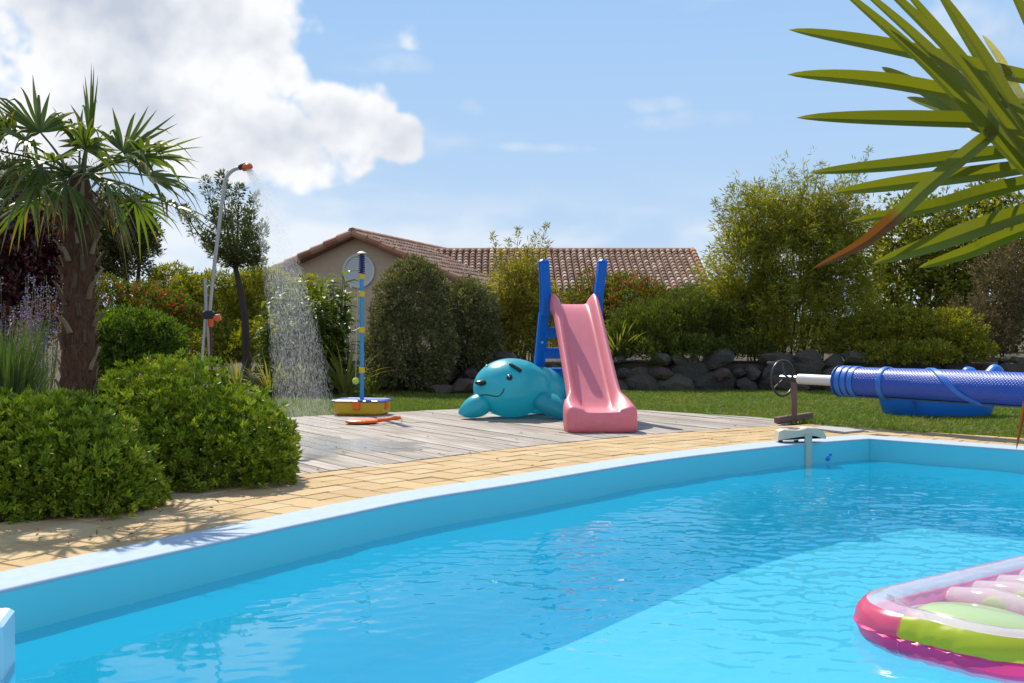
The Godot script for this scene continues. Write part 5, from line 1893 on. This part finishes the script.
func make_blue_toy() -> void:
	var p := on(952, 417.5)
	var t := thing("plastic_paddling_shell", "bright blue plastic tub toy on the lawn behind the cover reel", "garden toy", Vector3(p.x, -0.02, p.z - 0.38), -0.15)
	var blue := mat("toy blue", Color(0.010, 0.175, 0.66), 0.38, 0.5)
	var tub := MB.new()
	var rows := []
	for q in [[0.80, 0.0], [0.90, 0.03], [0.97, 0.14], [1.0, 0.22], [1.02, 0.25], [0.99, 0.265], [0.94, 0.25], [0.88, 0.12], [0.78, 0.05]]:
		var ring := PackedVector3Array()
		for k in 36:
			var a := -TAU * k / 36.0
			var lob := 1.0 + 0.025 * cos(a * 6.0)
			ring.push_back(Vector3(cos(a) * 0.56 * q[0] * lob, q[1], sin(a) * 0.36 * q[0] * lob))
		rows.append(ring)
	tub.rings(rows, true, true, true)
	part("tub", tub, blue, t, true)
	for q in [[Vector3(0.29, 0.22, -0.12), Vector3(0.33, 0.49, -0.06), 0.075], [Vector3(0.40, 0.22, 0.02), Vector3(0.60, 0.50, -0.04), 0.085]]:
		var horn := MB.new()
		var d: Vector3 = q[1] - q[0]
		horn.tube(smooth_path([q[0], q[0] + d * 0.4, q[0] + d * 0.75, q[0] + d * 0.93, q[1]], 2), [q[2] * 1.25, q[2] * 1.2, q[2] * 1.15, q[2] * 1.1, q[2] * 1.02, q[2] * 0.95, q[2] * 0.8, q[2] * 0.55, q[2] * 0.1], 12)
		part("horn", horn, blue, t, true)
	var cleat := MB.new()
	cleat.box(frame(Vector3(-0.28, 0.12, 0.335), -0.3), Vector3(0.012, 0.2, 0.03), 0.003)
	part("seam", cleat, mat("seam blue", Color(0.006, 0.07, 0.3), 0.5), t)

func make_alarm() -> void:
	var p := on(795, 443.5)
	var yaw := 0.0
	var t := thing("pool_alarm", "cream pool alarm box clipped over the coping with a leg in the water", "pool alarm", Vector3(p.x, 0.007, p.z), yaw)
	var cream := mat("cream plastic shell", Color(0.52, 0.475, 0.37), 0.45)
	# the box lies across the coping and arches out over the water
	var pts := [Vector2(-0.16, 0.02), Vector2(-0.15, 0.085), Vector2(-0.10, 0.10), Vector2(0.02, 0.098), Vector2(0.10, 0.115), Vector2(0.18, 0.112), Vector2(0.25, 0.085), Vector2(0.275, 0.05), Vector2(0.27, 0.03), Vector2(0.20, 0.05), Vector2(0.13, 0.055), Vector2(0.05, 0.03), Vector2(0.0, 0.018)]
	var b := MB.new()
	var rows := []
	for q in [[-0.075, 0.86], [-0.066, 1.0], [0.066, 1.0], [0.075, 0.86]]:
		var ring := PackedVector3Array()
		for v in pts:
			var c := Vector2(0.05, 0.06)
			var w: Vector2 = c + (v - c) * q[1]
			ring.push_back(Vector3(w.x * 0.84, w.y, q[0] - 0.03))
		rows.append(ring)
	b.rings(rows, true, true, true)
	part("housing", b, cream, t)
	var leg := MB.new()
	leg.box(frame(Vector3(0.092, -0.09, 0.045)), Vector3(0.055, 0.32, 0.035), 0.008)
	part("leg", leg, mat("leg plastic", Color(0.40, 0.43, 0.38), 0.45), t)
	var win := MB.new()
	win.box(frame(Vector3(0.0, 0.101, -0.03)), Vector3(0.10, 0.01, 0.07), 0.003)
	part("solar_window", win, mat("grey window", Color(0.30, 0.33, 0.35), 0.15, 0.6), t)
	for q in [-0.06, 0.06]:
		var ft := MB.new()
		ft.box(frame(Vector3(q - 0.04, 0.010, -0.03)), Vector3(0.03, 0.02, 0.03), 0.003)
		part("foot", ft, mat("black rubber", Color(0.012, 0.013, 0.016), 0.5), t)
	# small blue float hanging by the wall
	var q := on(826.5, 459.0, -0.13)
	var fl := thing("blue_float", "small blue clip floating at the pool wall beside the alarm's leg", "float", q)
	var mb := MB.new()
	mb.lathe(frame(Vector3(0, -0.02, 0)), [Vector2(0.008, 0.0), Vector2(0.03, 0.01), Vector2(0.034, 0.025), Vector2(0.02, 0.042), Vector2(0.008, 0.05)], 12)
	part("bulb", mb, mat("toy blue", Color(0.010, 0.175, 0.66), 0.38), fl, true)
	var tb := MB.new()
	tb.box(frame(Vector3(0.02, 0.03, 0)), Vector3(0.05, 0.02, 0.02), 0.004)
	part("tab", tb, mat("toy blue", Color(0.010, 0.175, 0.66), 0.38), fl)
	# skimmer lid let into the paving
	var poly := PackedVector2Array()
	for c in [[806, 429.2], [826, 427.0], [870, 431.6], [846, 434.0]]:
		poly.push_back(flat(on(c[0], c[1])))
	var lid := thing("skimmer_lid", "flat grey skimmer lid in the paving behind the pool alarm", "lid", Vector3.ZERO)
	var fr := MB.new()
	fr.slab(poly, -0.01, 0.0035)
	part("rim", fr, mat("dark rim", Color(0.09, 0.055, 0.04), 0.8), lid)
	var pl := MB.new()
	pl.slab(Geometry2D.offset_polygon(poly, -0.03)[0], 0.0, 0.012)
	part("plate", pl, mat("grey plate", Color(0.40, 0.42, 0.42), 0.5), lid)

func make_float() -> void:
	var U := Vector3(0.8, 0, -0.6)
	var W := Vector3(0.6, 0, 0.8)
	var org := Vector3(1.335, WATER, -3.67)
	var t := Node3D.new()
	t.name = numbered("pool_lounger")
	add_child(t)
	t.transform = Transform3D(Basis(U, Vector3.UP, W), org)
	tag(t, "pink and green transparent inflatable lounger floating on the pool", "inflatable lounger")
	var hot := vinyl("hot pink vinyl", Color(0.88, 0.07, 0.32), 0.22, 0.9)
	var pinkp := vinyl("pink vinyl", Color(0.80, 0.13, 0.24), 0.22, 0.9)
	var green := vinyl("lime vinyl", Color(0.42, 0.58, 0.03), 0.22, 0.9)
	var clear := mat("clear vinyl", Color(0.88, 0.78, 0.82), 0.08, 0.6)
	clear.albedo_color.a = 0.38
	clear.transparency = BaseMaterial3D.TRANSPARENCY_ALPHA
	var paleg := vinyl("pale green vinyl", Color(0.50, 0.66, 0.36), 0.16, 0.5)
	# rounded outline, starting at the middle of the near end
	var half := 0.28
	var long_ := 1.85
	var rad := 0.235
	var path := []
	var tang := []
	for k in 12:
		path.append(Vector3(0.085, 0, lerpf(-half + rad - 0.07, half - rad + 0.07, k / 11.0)))
	for k in range(1, 13):
		var a := PI / 2.0 * k / 12.0
		path.append(Vector3(0.085 + rad * (1.0 - cos(a)), 0, half - rad + 0.07 + rad * sin(a)))
	for k in range(1, 40):
		path.append(Vector3(0.085 + rad + (long_ - 0.17 - 2.0 * rad) * k / 39.0, 0, half + 0.07))
	for k in range(1, 13):
		var a := PI / 2.0 * k / 12.0
		path.append(Vector3(long_ - 0.085 - rad + rad * sin(a), 0, half + 0.07 - rad + rad * cos(a)))
	var n0 := path.size()
	for k in range(n0 - 1, 10, -1):
		var q: Vector3 = path[k]
		path.append(Vector3(q.x, 0, -q.z))
	var n := path.size()
	var rough := make_noise(88, 5.0, 2)
	var ring_at := func(i: int, a0: float, a1: float, m: int) -> PackedVector3Array:
		var p: Vector3 = path[i % n]
		var d: Vector3 = (path[(i + 1) % n] - path[(i - 1 + n) % n]).normalized()
		var out := Vector3(-d.z, 0, d.x)
		out = out if out.dot(p - Vector3(long_ / 2.0, 0, 0)) > 0.0 else -out
		var ring := PackedVector3Array()
		for k in m:
			var a := lerpf(a0, a1, float(k) / (m - 1))
			var rr := 0.090 * (1.0 + 0.035 * rough.get_noise_3d(p.x * 3.0, a, p.z * 3.0) + 0.02 * sin(i * 1.9) * maxf(0.0, -sin(a) + 0.3) - (0.05 * exp(-pow((a + 0.1) * 1.6, 2.0)) if i % 3 == 0 else 0.0))
			ring.push_back(p + Vector3(0, 0.048, 0) + out * cos(a) * rr + Vector3.UP * sin(a) * rr * (0.86 if a > 0.0 else 1.0))
		return ring
	var low := MB.new()
	var rows := []
	for i in n + 1:
		rows.append(ring_at.call(i, -2.6, -0.12, 9))
	low.rings(rows, false)
	part("lower_tube", low, hot, t, true)
	# the seam between lower and upper skin
	var seam := MB.new()
	rows = []
	for i in n + 1:
		var r2: PackedVector3Array = ring_at.call(i, -0.16, -0.04, 2)
		var p: Vector3 = path[i % n] + Vector3(0, 0.052, 0)
		var wav := 1.0 + 0.06 * sin(i * 2.3)
		rows.append(PackedVector3Array([r2[0], p + (r2[0].lerp(r2[1], 0.5) - p) * 1.085 * wav, r2[1]]))
	seam.rings(rows, false)
	part("seam", seam, hot, t)
	# coloured panels round the outer side, clear skin above
	var at_i := 0
	var spans := [[0, 17, green], [17, 22, pinkp], [22, 44, pinkp], [44, 75, green], [75, 86, pinkp], [86, n - 12, clear], [n - 12, n, pinkp]]
	for s in spans:
		var up := MB.new()
		rows = []
		for i in range(s[0], s[1] + 1):
			rows.append(ring_at.call(i, -0.07, 0.98, 7))
		up.rings(rows, false)
		part("side_panel", up, s[2], t, true)
	var top := MB.new()
	rows = []
	for i in n + 1:
		rows.append(ring_at.call(i, 0.98, 3.4, 11))
	top.rings(rows, false)
	part("upper_tube", top, clear, t, true)
	var sheet := MB.new()
	var poly := PackedVector2Array()
	for p in path:
		poly.push_back(Vector2(p.x, p.z))
	sheet.slab(poly, 0.006, 0.016)
	part("bottom_sheet", sheet, pinkp, t)
	# head pillow: lime cushion under pale clear top
	var pl := MB.new()
	rows = []
	for q in [[1.0, 0.018], [1.06, 0.045], [1.0, 0.075], [0.82, 0.098], [0.5, 0.112], [0.05, 0.116]]:
		var ring := PackedVector3Array()
		for k in 30:
			var a := TAU * k / 30.0
			ring.push_back(Vector3(0.305 + cos(a) * 0.135 * q[0], q[1], -sin(a) * 0.235 * q[0]))
		rows.append(ring)
	for k in rows.size():
		rows[k].reverse()
	pl.rings(rows, true, false, true)
	var po := part("pillow", pl, paleg, t, true)
	var bd := MB.new()
	var bp := []
	for k in 31:
		var a := TAU * k / 30.0
		bp.append(Vector3(0.305 + cos(a) * 0.148, 0.062, sin(a) * 0.255))
	bd.tube(bp, [0.016], 6, false)
	part("piping", bd, clear, po, true)
	# cross tubes with lime squares between them
	for k in 7:
		var u := 0.55 + k * 0.165
		var cb := MB.new()
		cb.tube([Vector3(u, 0.06, -half + 0.02), Vector3(u, 0.066, -0.1), Vector3(u, 0.062, 0.0), Vector3(u, 0.066, 0.1), Vector3(u, 0.06, half - 0.02)], [0.05, 0.066, 0.058, 0.066, 0.05], 14)
		part("cross_tube", cb, clear, t, true)
		for z in [-0.14, 0.02, 0.17]:
			var sq := MB.new()
			sq.box(frame(Vector3(u + 0.083, 0.055, z + 0.02 * (k % 2))), Vector3(0.075, 0.05, 0.085), 0.018)
			part("cushion_square", sq, green, t)

func make_near_palm() -> void:
	var t := thing("near_palm", "palm with long green blades reaching in from the upper right, close by", "palm", Vector3(1.55, -0.03, -1.15))
	var org := t.position
	var lm := leaf_mat("near palm leaf", Color(0.84, 0.84, 0.12), 0.40, 0.5)
	var r := RandomNumberGenerator.new()
	r.seed = 81
	var trunk := MB.new()
	trunk.tube(smooth_path([Vector3.ZERO, Vector3(0.02, 0.5, 0.0), Vector3(0.0, 1.05, 0.0)], 5), [0.13, 0.12, 0.115, 0.11, 0.11, 0.11, 0.11, 0.11, 0.12, 0.13, 0.12], 14)
	part("trunk", trunk, noisy("palm fibre", Color(0.045, 0.022, 0.013), Color(0.13, 0.07, 0.042), 5.0), t)
	var top := Vector3(0, 1.05, 0)
	var hubA := at(1300, 128, 1.36) - org
	var hubB := at(1118, 262, 1.22) - org
	for h in [hubA, hubB, at(1200, 330, 1.30) - org]:
		var st := MB.new()
		st.col = Color(0.12, 0.17, 0.035)
		st.tube(smooth_path([top, top.lerp(h, 0.5) + Vector3(0, 0.08, 0), h], 5), [0.014, 0.012, 0.010, 0.009, 0.008, 0.008], 7)
		part("leaf_stalk", st, lm, t)
	var g := Color(0.165, 0.18, 0.026)
	# tip, middle, edge of the picture, depth at the tip, width in metres
	var blades := [
		[[787, 31], [890, 50], [1024, 80], 1.24, 0.026], [[786, 75.5], [880, 83], [1024, 106], 1.28, 0.026], [[795, 118.5], [900, 121], [1024, 124], 1.33, 0.027],
		[[880, 68], [925, 92], [1024, 138], 1.46, 0.022], [[905, 98], [950, 112], [1024, 136], 1.50, 0.020],
		[[808, 173.5], [900, 166], [1024, 152], 1.38, 0.024], [[832, 193], [910, 183], [1024, 168], 1.30, 0.024], [[850, 222], [935, 207], [1024, 184], 1.42, 0.024],
		[[872, 264], [945, 240], [1024, 213], 1.27, 0.028], [[918, 268], [970, 252], [1024, 230], 1.36, 0.022]]
	for q in blades:
		near_blade(t, lm, r, [hubA, at(q[2][0], q[2][1], 1.34) - org, at(q[1][0], q[1][1], lerpf(1.34, q[3], 0.6)) - org, at(q[0][0], q[0][1], q[3]) - org], q[4], g, Color(0.30, 0.25, 0.06), 0.97)
	var up := [[[828, -18], [925, 68], 1.22, 0.020], [[846, -20], [938, 64], 1.28, 0.021], [[868, -24], [955, 62], 1.20, 0.021], [[884, -30], [975, 80], 1.30, 0.019], [[932, -14], [983, 62], 1.24, 0.019], [[905, -60], [972, 55], 1.36, 0.018], [[1000, -25], [1040, 60], 1.18, 0.022]]
	for q in up:
		var m := at(q[1][0], q[1][1], q[2]) - org
		near_blade(t, lm, r, [hubB, hubB.lerp(m, 0.5) + Vector3(-0.006, 0, 0), m, at(q[0][0], q[0][1], q[2]) - org], q[3], g, Color(0.30, 0.25, 0.06), 1.2)
	near_blade(t, lm, r, [hubA, at(1024, 104, 1.25) - org, at(985, 138, 1.22) - org, at(925, 188, 1.20) - org, at(893, 219, 1.19) - org, at(860, 245, 1.19) - org, at(812, 269, 1.18) - org], 0.021, g * 0.85, Color(0.17, 0.062, 0.025), 0.66)
	var pale := at(1020, 100, 1.33) - org
	near_blade(t, lm, r, [hubB, pale, at(998, 62, 1.33) - org, at(980, 36, 1.33) - org], 0.013, Color(0.50, 0.44, 0.36), Color(0.55, 0.5, 0.42), 0.8)
	near_blade(t, lm, r, [at(1200, 330, 1.30) - org, at(1050, 330, 1.16) - org, at(1030, 385, 1.15) - org, at(1017, 450, 1.15) - org], 0.008, Color(0.17, 0.07, 0.03), Color(0.20, 0.085, 0.03), 0.3)

func near_blade(t: Node3D, m: Material, r: RandomNumberGenerator, pts: Array, w: float, g: Color, tip: Color, brown: float) -> void:
	var path := smooth_path(pts, 7)
	w *= 0.80
	var n := path.size() - 1
	var ws := []
	var cols := []
	var tone := g * r.randf_range(0.88, 1.14)
	for k in n + 1:
		var f := float(k) / n
		ws.append(w * (0.35 + 0.65 * smoothstep(0.0, 0.45, f)) * (1.0 - pow(f, 7.0) * 0.99) * (1.0 - 0.12 * smoothstep(0.6, 1.0, f)))
		cols.append(tone.lerp(tip, smoothstep(brown - 0.04, brown + 0.02, f + r.randf_range(-0.01, 0.01))))
	var mb := MB.new()
	var d: Vector3 = (path[-1] - path[0]).normalized()
	mb.blade(path, ws, d.cross(Vector3(r.randf_range(-0.15, 0.15), r.randf_range(0.15, 0.4), 1.0)).normalized(), 0.30, cols)
	part("leaf_blade", mb, m, t, false)

# ---------------------------------------------------------------- fallen leaves
func make_litter() -> void:
	var mb := MB.new()
	var r := RandomNumberGenerator.new()
	r.seed = 150
	for k in 90:
		var c: Vector3 = on(r.randf_range(10, 300), r.randf_range(505, 545))
		if k > 55:
			c = on(r.randf_range(300, 790), r.randf_range(412, 475))
		if k == 89:
			c = on(683, 431)
		var d := Vector3(r.randf_range(-1, 1), r.randf_range(0.0, 0.35), r.randf_range(-1, 1)).normalized()
		mb.col = [Color(0.16, 0.10, 0.04), Color(0.10, 0.06, 0.03), Color(0.14, 0.15, 0.04), Color(0.22, 0.15, 0.06)][r.randi() % 4]
		if (flat(c) - Vector2(2.0, -5.2)).length() > 0.5 and not Geometry2D.is_point_in_polygon(flat(c), outer):
			mb.leaf(c + Vector3(0, 0.006, 0), d, d.cross(Vector3.UP).normalized(), r.randf_range(0.015, 0.045), r.randf_range(0.008, 0.018), 0.3)
	var o := part("leaf_litter", mb, leaf_mat("dry litter", Color(0.3, 0.2, 0.1), 0.8), self)
	o.set_meta("kind", "stuff")
	o.set_meta("label", "scattered small dry leaves on the paving and the deck")
	o.set_meta("category", "litter")

func _ready() -> void:
	var t0 := Time.get_ticks_msec()
	make_view()
	print("sky ", Time.get_ticks_msec() - t0)
	pool_outline()
	make_ground()
	make_pool()
	make_water()
	print("water ", Time.get_ticks_msec() - t0)
	make_paving()
	make_deck()
	make_lawn_grass()
	make_palm()
	make_round_bushes()
	make_left_plants()
	make_back_plants()
	make_house()
	make_stone_wall()
	make_seal()
	make_slide()
	make_swingball()
	make_shower()
	make_reel()
	make_blue_toy()
	make_alarm()
	make_float()
	make_near_palm()
	make_litter()
	print("done ", Time.get_ticks_msec() - t0)
